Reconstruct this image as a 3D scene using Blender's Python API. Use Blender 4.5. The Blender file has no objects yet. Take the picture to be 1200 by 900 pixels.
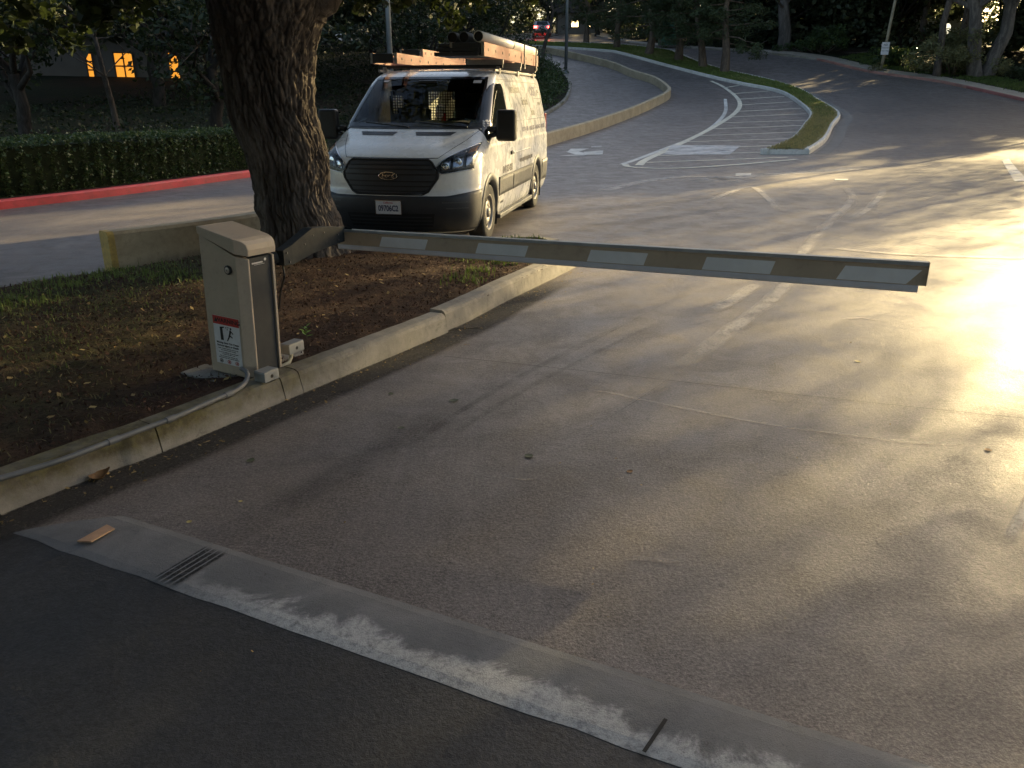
import bpy, bmesh, math, random
import numpy as np
from mathutils import Vector, Matrix, noise

# ---------------------------------------------------------------- camera, sky, sun, exposure
S = bpy.context.scene
COL = S.collection
PITCH = math.atan((450 - 113) / 933)
cd = bpy.data.cameras.new('camera')
cam = bpy.data.objects.new('camera', cd)
COL.objects.link(cam)
cd.sensor_width = 36.0
cd.lens = 933 / 1200 * 36.0
cd.clip_start, cd.clip_end = 0.05, 2000
cam.location = (0, 0, 1.73)
cam.rotation_euler = (math.pi / 2 - PITCH, 0, 0)
S.camera = cam

SUN_AZ, SUN_EL = math.radians(47), math.radians(15)     # azimuth clockwise from the camera's heading
W = bpy.data.worlds.new('World')
S.world = W
W.use_nodes = True
wn = W.node_tree
sky = wn.nodes.new('ShaderNodeTexSky')
sky.sky_type = 'NISHITA'
sky.sun_disc = False
sky.sun_elevation = SUN_EL
sky.sun_rotation = SUN_AZ
sky.dust_density = 3.0
sky.ozone_density = .5
bg = wn.nodes['Background']
bg.inputs['Strength'].default_value = 0.05
wn.links.new(sky.outputs[0], bg.inputs[0])
sd = bpy.data.lights.new('sun', 'SUN')
sd.energy = 5.0
sd.angle = math.radians(0.5)
sd.color = (1.0, 0.77, 0.38)
sun = bpy.data.objects.new('sun', sd)
COL.objects.link(sun)
TO_SUN = Vector((math.sin(SUN_AZ) * math.cos(SUN_EL), math.cos(SUN_AZ) * math.cos(SUN_EL), math.sin(SUN_EL)))
sun.rotation_euler = TO_SUN.to_track_quat('Z', 'Y').to_euler()
sun.location = (40, 30, 20)
S.view_settings.view_transform = 'Standard'
S.view_settings.look = 'None'
S.view_settings.gamma = 1.0
S.view_settings.use_curve_mapping = False
S.view_settings.exposure = 2.65
S.cycles.use_denoising = True
S.cycles.max_bounces = 6
S.cycles.transparent_max_bounces = 24

# ---------------------------------------------------------------- terrain and pixel-to-ground helper
def baseh(y):
    y = np.asarray(y, float)
    return np.where(y < 20, 0, np.where(y < 60, .0025 * (y - 20) ** 2, np.where(y < 64, 4 + .2 * (y - 60), 4.8 + .105 * (np.minimum(y, 150) - 64))))

LEFT = np.array([(-22, -12), (-14.5, 3.4), (-8.3, 13.1), (-5.87, 18.8), (-2.2, 28.5), (.4, 35.5), (2.0, 40.5), (3.1, 46), (3.5, 53), (2.3, 60.5), (-1.5, 68), (-8, 75), (-30, 88)], float)

def poly_dist(pts, P):
    """distance of points P (n,2) to an open polyline, and the side (+ = left of its direction)"""
    P = np.asarray(P, float).reshape(-1, 2)
    best = np.full(len(P), 1e9)
    side = np.ones(len(P))
    for a, b in zip(pts[:-1], pts[1:]):
        d = b - a
        t = np.clip(((P - a) @ d) / (d @ d), 0, 1)
        q = P - (a + t[:, None] * d)
        r = np.hypot(q[:, 0], q[:, 1])
        s = d[0] * q[:, 1] - d[1] * q[:, 0]
        m = r < best - 1e-9
        best = np.where(m, r, best)
        side = np.where(m, np.sign(s), side)
    return best, side

def Hv(x, y):
    x = np.asarray(x, float).ravel()
    y = np.asarray(y, float).ravel()
    d, s = poly_dist(LEFT, np.c_[x, y])
    far = np.where(s > 0, np.maximum(0, d - 2.0), 0)
    far = np.minimum(far, 60)
    fade = np.clip((70 - y) / 25, 0, 1)
    return baseh(y) + .065 * far * far / (far + 5) * fade

def H(x, y):
    return float(Hv([x], [y])[0])

CP = np.array([0, 0, 1.73])
FW = np.array([0, math.cos(PITCH), -math.sin(PITCH)])
UP = np.array([0, math.sin(PITCH), math.cos(PITCH)])

def ray(u, v):
    d = FW * 933 + np.array([1., 0, 0]) * (u - 600) + UP * (450 - v)
    return d / np.linalg.norm(d)

def G(u, v, z=0.0):
    """ground point seen at photograph pixel (u, v), on the terrain raised by z"""
    d = ray(u, v)
    t = np.arange(.5, 160, .05)
    P = CP + t[:, None] * d
    b = baseh(P[:, 1]) + z
    i = int(np.argmax(P[:, 2] < b))
    if P[i, 2] >= b[i]:
        i = len(t) - 1
    lo, hi = t[max(i - 1, 0)], t[i]
    for _ in range(20):
        m = (lo + hi) / 2
        p = CP + m * d
        if p[2] < float(baseh(p[1])) + z: hi = m
        else: lo = m
    p = CP + hi * d
    return (float(p[0]), float(p[1]))

def AT(u, v, axis, c):
    d = ray(u, v)
    return Vector(CP + d * ((c - CP[axis]) / d[axis]))

def smooth_line(pts, step=.5):
    """Catmull-Rom through the points, resampled at about even steps"""
    P = [np.array(p, float) for p in pts]
    P = [2 * P[0] - P[1]] + P + [2 * P[-1] - P[-2]]
    out = []
    for i in range(1, len(P) - 2):
        p0, p1, p2, p3 = P[i - 1:i + 3]
        n = max(2, int(np.linalg.norm(p2 - p1) / step) + 1)
        for k in range(n):
            t = k / n
            out.append(.5 * (2 * p1 + (p2 - p0) * t + (2 * p0 - 5 * p1 + 4 * p2 - p3) * t * t + (3 * p1 - p0 - 3 * p2 + p3) * t ** 3))
    out.append(P[-2])
    return np.array(out)

def normals2(L):
    t = np.gradient(L, axis=0)
    t /= np.linalg.norm(t, axis=1)[:, None] + 1e-9
    return np.c_[-t[:, 1], t[:, 0]]            # left of the direction

# ---------------------------------------------------------------- object helpers
def tag(o, label=None, cat=None, group=None, kind=None):
    if label: o['label'] = label
    if cat: o['category'] = cat
    if group: o['group'] = group
    if kind: o['kind'] = kind
    return o

def empty(name, loc, rz=0.0, **k):
    o = bpy.data.objects.new(name, None)
    COL.objects.link(o)
    o.location = loc
    o.rotation_euler = (0, 0, rz)
    o.empty_display_size = .2
    return tag(o, **k)

def link(name, me, mat, parent=None, smooth=False, **k):
    o = bpy.data.objects.new(name, me)
    COL.objects.link(o)
    if mat is not None and not me.materials:
        for m in (mat if isinstance(mat, (list, tuple)) else [mat]): me.materials.append(m)
    if parent is not None: o.parent = parent
    if smooth:
        me.polygons.foreach_set('use_smooth', [True] * len(me.polygons))
    return tag(o, **k)

def copy_tree(o, parent=None, **k):
    c = o.copy()
    COL.objects.link(c)
    if parent is not None: c.parent = parent
    tag(c, **k)
    for ch in list(o.children): copy_tree(ch, c)
    return c

class MB:
    def __init__(s):
        s.v, s.f, s.uv = [], [], None
    def add(s, V, F):
        b = len(s.v)
        s.v += [tuple(map(float, p)) for p in V]
        s.f += [tuple(int(i) + b for i in f) for f in F]
        return s
    def box(s, c, d, R=None):
        c = Vector(c)
        V = []
        for i in range(8):
            p = Vector(((i & 1) - .5, ((i >> 1) & 1) - .5, ((i >> 2) & 1) - .5))
            p = Vector((p.x * d[0], p.y * d[1], p.z * d[2]))
            V.append(c + (R @ p if R is not None else p))
        return s.add(V, [(0, 2, 3, 1), (4, 5, 7, 6), (0, 1, 5, 4), (2, 6, 7, 3), (0, 4, 6, 2), (1, 3, 7, 5)])
    def tube(s, pts, r, n=10, cap=True):
        pts = [Vector(p) for p in pts]
        if not hasattr(r, '__len__'): r = [r] * len(pts)
        t = (pts[1] - pts[0]).normalized()
        a = t.orthogonal().normalized()
        V, F = [], []
        for i, p in enumerate(pts):
            t2 = (pts[min(i + 1, len(pts) - 1)] - pts[max(i - 1, 0)]).normalized()
            a = (a - t2 * a.dot(t2)).normalized()
            b = t2.cross(a)
            for k in range(n):
                g = 2 * math.pi * k / n
                V.append(p + (a * math.cos(g) + b * math.sin(g)) * r[i])
            if i:
                for k in range(n):
                    F.append(((i - 1) * n + k, (i - 1) * n + (k + 1) % n, i * n + (k + 1) % n, i * n + k))
        if cap:
            F.append(tuple(range(n - 1, -1, -1)))
            F.append(tuple((len(pts) - 1) * n + k for k in range(n)))
        return s.add(V, F)
    def lathe(s, prof, n=32, M=None):
        """profile of (radius, height) turned about local z"""
        V, F = [], []
        for i, (r, h) in enumerate(prof):
            for k in range(n):
                g = 2 * math.pi * k / n
                p = Vector((r * math.cos(g), r * math.sin(g), h))
                V.append(M @ p if M is not None else p)
            if i:
                for k in range(n):
                    F.append(((i - 1) * n + k, (i - 1) * n + (k + 1) % n, i * n + (k + 1) % n, i * n + k))
        return s.add(V, F)
    def prism(s, poly, M, depth):
        """2-D polygon in the xy of frame M, pushed along its z"""
        n = len(poly)
        V = [M @ Vector((x, y, 0)) for x, y in poly] + [M @ Vector((x, y, depth)) for x, y in poly]
        F = [tuple(range(n - 1, -1, -1)), tuple(range(n, 2 * n))] + [(i, (i + 1) % n, n + (i + 1) % n, n + i) for i in range(n)]
        return s.add(V, F)
    def grid(s, rows):
        n = len(rows[0])
        V = [p for r in rows for p in r]
        F = [(i * n + j, i * n + j + 1, (i + 1) * n + j + 1, (i + 1) * n + j) for i in range(len(rows) - 1) for j in range(n - 1)]
        return s.add(V, F)
    def mesh(s, name):
        me = bpy.data.meshes.new(name)
        me.from_pydata(s.v, [], s.f)
        me.update()
        return me
    def build(s, name, mat, parent=None, smooth=False, bevel=0, seg=2, **k):
        me = s.mesh(name)
        if bevel:
            bm = bmesh.new()
            bm.from_mesh(me)
            bmesh.ops.remove_doubles(bm, verts=bm.verts, dist=1e-5)
            bmesh.ops.recalc_face_normals(bm, faces=bm.faces)
            e = [e for e in bm.edges if len(e.link_faces) == 2 and e.calc_face_angle(0) > .5]
            bmesh.ops.bevel(bm, geom=e, offset=bevel, segments=seg, affect='EDGES', profile=.6, clamp_overlap=True)
            bm.to_mesh(me)
            bm.free()
        o = link(name, me, mat, parent, smooth, **k)
        return o

def strip(name, pts, width, z, mat, parent=None, step=.4, cross=2, smooth=True, **k):
    """painted band along a ground line; UV: x across 0..1, y metres along"""
    L = smooth_line(pts, step) if smooth else np.array(pts, float)
    N = normals2(L)
    if not hasattr(width, '__len__'): width = (width / 2, width / 2)
    rows = []
    for c in np.linspace(0, 1, cross + 1):
        Q = L + N * (width[0] - c * (width[0] + width[1]))
        rows.append(np.c_[Q, Hv(Q[:, 0], Q[:, 1]) + z])
    m = MB()
    m.grid([[tuple(p) for p in r] for r in rows])
    me = m.mesh(name)
    d = np.r_[0, np.cumsum(np.linalg.norm(np.diff(L, axis=0), axis=1))]
    uvv = [(c, t / d[-1]) for c in np.linspace(0, 1, cross + 1) for t in d]
    uv = me.uv_layers.new(name='UVMap')
    for lp in me.loops: uv.data[lp.index].uv = uvv[lp.vertex_index]
    me.flip_normals() if me.polygons[0].normal.z < 0 else None
    return link(name, me, mat, parent, **k)

def loft(name, L, prof, mat, parent=None, zf=None, closed_ends=True, smooth=False, **k):
    """section (offset to the left, height) carried along a ground line"""
    L = np.asarray(L, float)
    N = normals2(L)
    z0 = Hv(L[:, 0], L[:, 1])
    m = MB()
    n = len(prof)
    V = []
    for i in range(len(L)):
        for o, h in prof: V.append((L[i, 0] + N[i, 0] * o, L[i, 1] + N[i, 1] * o, z0[i] + h + (zf(i) if zf else 0)))
    F = [(i * n + j, i * n + (j + 1) % n, (i + 1) * n + (j + 1) % n, (i + 1) * n + j) for i in range(len(L) - 1) for j in range(n)]
    F += [tuple(range(n - 1, -1, -1)), tuple((len(L) - 1) * n + j for j in range(n))]
    m.add(V, F)
    me = m.mesh(name)
    bm = bmesh.new(); bm.from_mesh(me); bmesh.ops.recalc_face_normals(bm, faces=bm.faces); bm.to_mesh(me); bm.free()
    return link(name, me, mat, parent, smooth, **k)

def np_mesh(name, V, F):
    """V (n,3), F (m,k) arrays of equal-sized faces"""
    me = bpy.data.meshes.new(name)
    V = np.asarray(V, np.float32); F = np.asarray(F, np.int32)
    me.vertices.add(len(V)); me.vertices.foreach_set('co', V.ravel())
    me.loops.add(F.size); me.loops.foreach_set('vertex_index', F.ravel())
    me.polygons.add(len(F))
    me.polygons.foreach_set('loop_start', np.arange(0, F.size, F.shape[1], dtype=np.int32))
    try: me.polygons.foreach_set('loop_total', np.full(len(F), F.shape[1], np.int32))
    except Exception: pass
    me.update(calc_edges=True)
    return me

def text_mesh(name, body, size, M, mat, parent, align='CENTER', sx=1.0, bold=0.0, **k):
    cu = bpy.data.curves.new(name, 'FONT')
    cu.body = body; cu.size = size; cu.align_x = align; cu.align_y = 'CENTER'; cu.extrude = .0006; cu.offset = bold
    cu.resolution_u = 3
    t = bpy.data.objects.new('tmp_text', cu)
    COL.objects.link(t)
    dg = bpy.context.evaluated_depsgraph_get()
    me = bpy.data.meshes.new_from_object(t.evaluated_get(dg))
    bpy.data.objects.remove(t)
    bpy.data.curves.remove(cu)
    me.transform(M @ Matrix.Diagonal((sx, 1, 1, 1)))
    me.materials.clear()
    me.name = name
    return link(name, me, mat, parent, **k)

def frame(o, x, y):
    """matrix whose local x, y axes and origin are given"""
    x = Vector(x).normalized(); y = Vector(y); y = (y - x * y.dot(x)).normalized(); z = x.cross(y)
    M = Matrix((x, y, z)).transposed().to_4x4()
    M.translation = Vector(o)
    return M

# ---------------------------------------------------------------- materials
def lin(r, g, b):
    f = lambda c: (c / 255) / 12.92 if c / 255 <= .04045 else ((c / 255 + .055) / 1.055) ** 2.4
    return (f(r), f(g), f(b), 1)

class Nodes:
    def __init__(s, name):
        s.m = bpy.data.materials.new(name); s.m.use_nodes = True
        s.t = s.m.node_tree; s.b = s.t.nodes['Principled BSDF']; s.out = s.t.nodes['Material Output']
        s.pos = s.t.nodes.new('ShaderNodeNewGeometry').outputs['Position']
    def n(s, typ, **k):
        nd = s.t.nodes.new('ShaderNode' + typ)
        for a, v in k.items(): setattr(nd, a, v)
        return nd
    def set(s, sock, v):
        if hasattr(v, 'is_output'): s.t.links.new(v, sock)
        else: sock.default_value = v
    def obj(s): return s.n('TexCoord').outputs['Object']
    def uv(s): return s.n('TexCoord').outputs['UV']
    def noise(s, scale, detail=4, rough=.6, vec=None, stretch=None, dist=0):
        vec = s.pos if vec is None else vec
        if stretch is not None:
            mp = s.n('Mapping'); s.t.links.new(vec, mp.inputs[0])
            mp.inputs['Scale'].default_value = stretch[0]; mp.inputs['Rotation'].default_value = (0, 0, stretch[1]); vec = mp.outputs[0]
        nd = s.n('TexNoise'); s.t.links.new(vec, nd.inputs['Vector'])
        nd.inputs['Scale'].default_value = scale; nd.inputs['Detail'].default_value = detail; nd.inputs['Roughness'].default_value = rough
        nd.inputs['Distortion'].default_value = dist
        return nd.outputs['Fac']
    def ramp(s, fac, a, b, va=0., vb=1., smooth=True):
        nd = s.n('MapRange'); nd.interpolation_type = 'SMOOTHSTEP' if smooth else 'LINEAR'
        s.set(nd.inputs['Value'], fac); s.set(nd.inputs['From Min'], a); s.set(nd.inputs['From Max'], b); s.set(nd.inputs['To Min'], va); s.set(nd.inputs['To Max'], vb)
        return nd.outputs[0]
    def mix(s, fac, a, b, mode='MIX'):
        nd = s.n('Mix', data_type='RGBA', blend_type=mode)
        s.set(nd.inputs[0], fac); s.set(nd.inputs[6], a); s.set(nd.inputs[7], b)
        return nd.outputs[2]
    def math(s, op, a, b=0.):
        nd = s.n('Math', operation=op); s.set(nd.inputs[0], a); s.set(nd.inputs[1], b); return nd.outputs[0]
    def bump(s, h, strength=.3, dist=.01):
        nd = s.n('Bump'); nd.inputs['Strength'].default_value = strength; nd.inputs['Distance'].default_value = dist
        s.set(nd.inputs['Height'], h); s.t.links.new(nd.outputs[0], s.b.inputs['Normal'])
    def base(s, c): s.set(s.b.inputs['Base Color'], c)
    def rough(s, r): s.set(s.b.inputs['Roughness'], r)
    def alpha(s, a):
        tr = s.n('BsdfTransparent'); mx = s.n('MixShader')
        s.set(mx.inputs[0], a); s.t.links.new(tr.outputs[0], mx.inputs[1]); s.t.links.new(s.b.outputs[0], mx.inputs[2])
        s.t.links.new(mx.outputs[0], s.out.inputs[0])

def c4(c, k=1.0): return (c[0] * k, c[1] * k, c[2] * k, 1)

def plain(name, col, rough=.5, metal=0., var=.12, scale=6., bump=0., bscale=60., coat=0., spec=.5, emit=None, es=0., dirt=None):
    s = Nodes(name)
    vec = s.obj()
    f = s.noise(scale, 5, .65, vec)
    c = s.mix(s.ramp(f, .3, .7), c4(col, 1 - var), c4(col, 1 + var))
    if dirt:
        g = s.noise(scale * 3.1, 6, .7, vec)
        c = s.mix(s.ramp(g, .5, .78, 0, dirt[1]), c, c4(dirt[0]))
    s.base(c)
    s.rough(s.ramp(s.noise(scale * 2, 3, .6, vec), .3, .7, max(.02, rough - .07), min(1, rough + .07)))
    s.b.inputs['Metallic'].default_value = metal
    s.b.inputs['Specular IOR Level'].default_value = spec
    if coat:
        s.b.inputs['Coat Weight'].default_value = coat; s.b.inputs['Coat Roughness'].default_value = .06
    if bump: s.bump(s.noise(bscale, 5, .65, vec), bump, .01)
    if emit:
        s.b.inputs['Emission Color'].default_value = c4(emit); s.b.inputs['Emission Strength'].default_value = es
    return s.m

def glass(name, tint=(.75, .8, .78), rough=.02, alpha=.82):
    s = Nodes(name)
    tr = s.n('BsdfTransparent'); tr.inputs[0].default_value = c4(tint)
    gl = s.n('BsdfGlossy'); gl.inputs['Roughness'].default_value = rough
    fr = s.n('Fresnel'); fr.inputs[0].default_value = 1.3
    mx = s.n('MixShader'); s.t.links.new(fr.outputs[0], mx.inputs[0]); s.t.links.new(tr.outputs[0], mx.inputs[1]); s.t.links.new(gl.outputs[0], mx.inputs[2])
    s.t.links.new(mx.outputs[0], s.out.inputs[0])
    return s.m

def leaf_mat(name, dark, light, trans=.35, rough=.5):
    s = Nodes(name)
    geo = s.n('NewGeometry')
    r = geo.outputs['Random Per Island']
    big = s.noise(.9, 3, .6, s.obj())
    f = s.math('ADD', s.math('MULTIPLY', r, .65), s.math('MULTIPLY', s.ramp(big, .3, .7), .35))
    c = s.mix(f, c4(dark), c4(light))
    s.base(c); s.rough(rough); s.b.inputs['Specular IOR Level'].default_value = .3
    tl = s.n('BsdfTranslucent')
    s.t.links.new(s.mix(.5, c, c4(light, 1.5)), tl.inputs[0])
    mx = s.n('MixShader'); mx.inputs[0].default_value = trans
    s.t.links.new(s.b.outputs[0], mx.inputs[1]); s.t.links.new(tl.outputs[0], mx.inputs[2])
    s.t.links.new(mx.outputs[0], s.out.inputs[0])
    return s.m

def bark_mat(name, dark, light, scale=6.):
    s = Nodes(name)
    f = s.noise(scale, 6, .7, s.obj(), stretch=((1, 1, .25), 0), dist=1.2)
    g = s.noise(scale * 6, 4, .7, s.obj(), stretch=((1, 1, .4), 0))
    c = s.mix(s.ramp(f, .35, .68), c4(dark), c4(light))
    c = s.mix(s.ramp(g, .35, .75, 0, .45), c, c4(dark, .6))
    s.base(c); s.rough(.9); s.b.inputs['Specular IOR Level'].default_value = .2
    s.bump(s.math('ADD', f, s.math('MULTIPLY', g, .4)), .7, .03)
    return s.m

MAT = {}
def asphalt(name, dark, light, rough=.50, speck=.5, k=1.0):
    s = Nodes(name)
    big = s.noise(.35, 5, .62)
    mid = s.noise(2.4, 7, .72, dist=.5)
    grain = s.noise(26, 5, .8)
    fine = s.noise(75, 4, .8)
    grit = s.noise(210, 2, .75)
    streak = s.noise(1.5, 6, .72, stretch=((1.0, .10, 1), math.radians(27)), dist=.3)
    c = s.mix(s.ramp(big, .34, .66), c4(dark), c4(light))
    c = s.mix(s.ramp(mid, .40, .68, 0, .55 * k), c, c4(dark, .60))
    c = s.mix(s.ramp(streak, .52, .70, 0, .50 * k), c, c4(light, 1.45))
    c = s.mix(s.ramp(grain, .46, .66, 0, .45 * k), c, c4(dark, .55))
    c = s.mix(s.ramp(grain, .50, .36, 0, .30 * k), c, c4(light, 1.35))
    c = s.mix(s.ramp(fine, .46, .62, 0, speck), c, c4(light, 1.9))
    c = s.mix(s.ramp(fine, .48, .34, 0, speck), c, c4(dark, .35))
    c = s.mix(s.ramp(grit, .5, .66, 0, speck), c, c4(dark, .30))
    pit = s.noise(11, 6, .85, dist=.8)
    c = s.mix(s.ramp(pit, .62, .70, 0, .45 * k), c, c4(dark, .42))
    spot = s.n('TexVoronoi'); spot.inputs['Scale'].default_value = 5.5; s.t.links.new(s.pos, spot.inputs['Vector'])
    c = s.mix(s.ramp(s.math('ADD', spot.outputs['Distance'], s.math('MULTIPLY', mid, .25)), .20, .16, 0, .55 * k), c, c4(dark, .32))
    s.base(c)
    s.rough(s.ramp(mid, .3, .7, rough - .12, rough + .14))
    s.bump(s.math('ADD', s.math('MULTIPLY', fine, .7), s.math('ADD', s.math('MULTIPLY', grain, .8), s.math('MULTIPLY', mid, .5))), .55, .008)
    return s.m

MAT['road'] = asphalt('road_asphalt', (.112, .096, .090), (.172, .149, .139))
MAT['apron'] = asphalt('dark_asphalt', (.020, .021, .024), (.032, .033, .037), .58, .4, .6)

def concrete(name, dark, light, stain=None, stain_amt=.6, scale=1.6, rough=.8):
    s = Nodes(name)
    a = s.noise(scale, 6, .7, dist=.5); b = s.noise(scale * 9, 5, .75); g = s.noise(160, 3, .7)
    c = s.mix(s.ramp(a, .3, .7), c4(dark), c4(light))
    c = s.mix(s.ramp(b, .45, .75, 0, .55), c, c4(dark, .6))
    c = s.mix(s.ramp(g, .5, .75, 0, .35), c, c4(dark, .45))
    if stain:
        t = s.noise(.8, 5, .7, dist=.8)
        c = s.mix(s.ramp(t, .45, .65, 0, stain_amt), c, c4(stain))
    s.base(c); s.rough(rough)
    s.bump(s.math('ADD', b, s.math('MULTIPLY', g, .5)), .4, .006)
    return s.m

MAT['kerb'] = concrete('kerb_concrete', (.20, .185, .16), (.36, .335, .29), (.14, .12, .05), .55)
MAT['wallc'] = concrete('wall_concrete', (.36, .29, .19), (.52, .43, .29), (.26, .21, .14), .35)
MAT['walltop'] = MAT['wallc']
MAT['pad'] = concrete('pad_concrete', (.16, .15, .14), (.26, .25, .23))
MAT['walk'] = concrete('pavement_concrete', (.30, .26, .21), (.42, .36, .29))
MAT['white'] = concrete('white_road_paint', (.48, .46, .42), (.80, .78, .72), (.25, .24, .23), .5, 2.5, .6)
MAT['yellow'] = plain('yellow_wall_paint', (.48, .33, .09), .6, var=.25, scale=14, dirt=((.2, .15, .06), .6))
MAT['redpaint'] = plain('red_kerb_paint', (.56, .055, .065), .6, var=.18, scale=2.5, bump=.2, dirt=((.16, .05, .05), .5))
MAT['redworn'] = plain('worn_red_kerb_paint', (.28, .14, .11), .7, var=.3, scale=1.5, bump=.2, dirt=((.28, .22, .18), .8))

# ---------------------------------------------------------------- ground, road, banks
def soil(name, a, b, c, scale=2.):
    s = Nodes(name)
    x = s.noise(scale, 6, .7, dist=.6); y = s.noise(scale * 12, 5, .75); z = s.noise(scale * .25, 4, .6)
    k = s.mix(s.ramp(x, .35, .66), c4(a), c4(b))
    k = s.mix(s.ramp(z, .48, .62), k, c4(c))
    k = s.mix(s.ramp(y, .42, .7, 0, .7), k, c4(a, .35))
    s.base(k); s.rough(.95); s.b.inputs['Specular IOR Level'].default_value = .15
    s.bump(s.math('ADD', x, y), .8, .03)
    return s.m
MAT['earth'] = soil('dark_earth', (.035, .028, .02), (.06, .045, .03), (.03, .045, .018))
MAT['mulch'] = soil('bark_mulch_soil', (.045, .026, .018), (.075, .042, .028), (.060, .036, .024), 3.)
MAT['turf'] = soil('turf', (.08, .11, .028), (.12, .15, .04), (.25, .21, .085), 1.2)
MAT['bankfloor'] = soil('leafy_bank', (.012, .016, .008), (.022, .026, .012), (.030, .021, .014), .6)

def axis(lo, hi, fine_lo, fine_hi, st):
    a = list(np.arange(fine_lo, fine_hi + .01, st))
    x, s = fine_hi, st
    while x < hi: s *= 1.25; x += s; a.append(min(x, hi))
    x, s = fine_lo, st
    while x > lo: s *= 1.25; x -= s; a.insert(0, max(x, lo))
    return np.array(a)

def sheet(name, xs, ys, z, mat, keep=None, **k):
    X, Y = np.meshgrid(xs, ys)
    Z = Hv(X, Y).reshape(X.shape) + z
    n = len(xs)
    idx = np.arange(X.size).reshape(X.shape)
    F = np.stack([idx[:-1, :-1], idx[:-1, 1:], idx[1:, 1:], idx[1:, :-1]], -1).reshape(-1, 4)
    if keep is not None:
        cx = (X[:-1, :-1] + X[1:, 1:]).ravel() / 2; cy = (Y[:-1, :-1] + Y[1:, 1:]).ravel() / 2
        F = F[keep(cx, cy)]
    return link(name, np_mesh(name, np.c_[X.ravel(), Y.ravel(), Z.ravel()], F), mat, smooth=True, **k)

sheet('ground', axis(-400, 400, -60, 60, 2), axis(-400, 600, -20, 130, 2), -.25, MAT['earth'], kind='structure')
sheet('road', axis(-32, 40, -14, 34, 1), np.arange(-14, 101, 1.), 0, MAT['road'], kind='structure')

LL = smooth_line(LEFT, 1.0)
RIGHT = np.array([(21, -14), (22.5, -2), (25, 14), (26.6, 30), G(1200, 119), G(1100, 97), G(1020, 85.5), (21.5, 60.6), (18.6, 63.5), (13.6, 69.5), (10.5, 76), (9.2, 86), (8.6, 102)], float)
RL = smooth_line(RIGHT, 1.0)

def bank(name, L, side, w0, w1, z0, mat, n=14, zrise=0.):
    N = normals2(L) * side
    rows = []
    for c in np.linspace(0, 1, n) ** 1.8:
        Q = L + N * (w0 + (w1 - w0) * c)
        rows.append([(q[0], q[1], h + z0 + zrise * c) for q, h in zip(Q, Hv(Q[:, 0], Q[:, 1]))])
    m = MB(); m.grid(rows)
    me = m.mesh(name)
    if me.polygons[0].normal.z < 0: me.flip_normals()
    return link(name, me, mat, smooth=True, kind='structure')
bank('hillside', LL, 1, .14, 45, .13, MAT['bankfloor'])
bank('pavement', RL, -1, .14, 1.5, .135, MAT['walk'], 4)
bank('verge', RL, -1, 1.5, 55, .14, MAT['bankfloor'])

KP = lambda w=.15, h=.15: [(0, -.12), (.012, h - .03), (.035, h), (w, h), (w, -.12)]     # kerb section, road face first
def seg(L, y0, y1):
    return np.array([p for p in L if y0 <= p[1] <= y1])
lk = empty('kerb', (0, 0, 0), kind='structure')
loft('red_kerb', seg(LL, -4, 27), KP(), MAT['redpaint'], lk)
loft('plain_kerb', seg(LL, 26.9, 74), KP(), MAT['kerb'], lk)
rk = empty('kerb', (0, 0, 0), kind='structure')
KPR = [(-a, b) for a, b in KP()]
ir = [i for i in range(len(RL)) if RL[i][1] < 49.5]
iw = [i for i in range(len(RL)) if 48.6 < RL[i][1] < 61]
ip = [i for i in range(len(RL)) if RL[i][1] > 60.2]
loft('red_kerb', RL[ir], KPR, plain('dull_red_kerb_paint', (.27, .10, .085), .7, var=.2, scale=2, dirt=((.22, .14, .12), .6)), rk)
loft('worn_red_kerb', RL[iw], KPR, MAT['redworn'], rk)
loft('plain_kerb', RL[ip], KPR, MAT['kerb'], rk)

# ---------------------------------------------------------------- near planting bed with its kerb
KF = [(-6.2, -3.6), (-4.4, -.55), G(0, 605), G(180, 535), G(335, 470), G(525, 390), G(600, 352), G(668, 318)]
tip = KF[-1]
KC = KF + [(tip[0] + .12, tip[1] + .32), (tip[0] + .08, tip[1] + .75), (.42, 9.62), (-.1, 9.66), (-.9, 9.35), (-1.7, 9.02)]
KL = smooth_line(KC, .06)
KLEN = np.r_[0, np.cumsum(np.linalg.norm(np.diff(KL, axis=0), axis=1))]
def at_len(p):
    return int(np.argmin(np.hypot(KL[:, 0] - p[0], KL[:, 1] - p[1])))
ks = Nodes('mossy_kerb_concrete')
a_ = ks.noise(1.6, 6, .7, dist=.5); b_ = ks.noise(15, 5, .75); g_ = ks.noise(160, 3, .7)
k_ = ks.mix(ks.ramp(a_, .3, .7), (.18, .165, .145, 1), (.29, .27, .235, 1))
k_ = ks.mix(ks.ramp(b_, .45, .75, 0, .55), k_, (.12, .11, .095, 1))
px3 = ks.n('SeparateXYZ'); ks.t.links.new(ks.pos, px3.inputs[0])
ms = ks.math('MULTIPLY', ks.ramp(px3.outputs[0], -.9, -1.5), ks.ramp(ks.math('ADD', px3.outputs[2], ks.math('MULTIPLY', ks.noise(7, 5, .75), .16)), .10, .19))
k_ = ks.mix(ks.math('MULTIPLY', ms, ks.ramp(ks.noise(3, 4, .7), .3, .6, .5, .95)), k_, ks.mix(ks.ramp(b_, .4, .6), (.055, .042, .012, 1), (.115, .10, .035, 1)))
k_ = ks.mix(ks.ramp(ks.noise(4.5, 6, .8, dist=1), .56, .66, 0, .6), k_, (.09, .083, .07, 1))
k_ = ks.mix(ks.ramp(g_, .5, .75, 0, .4), k_, (.08, .075, .065, 1))
ks.base(k_); ks.rough(.85); ks.bump(ks.math('ADD', b_, ks.math('MULTIPLY', g_, .5)), .5, .006)
MAT['mossykerb'] = ks.m
bk = empty('kerb', (0, 0, 0), kind='structure')
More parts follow.
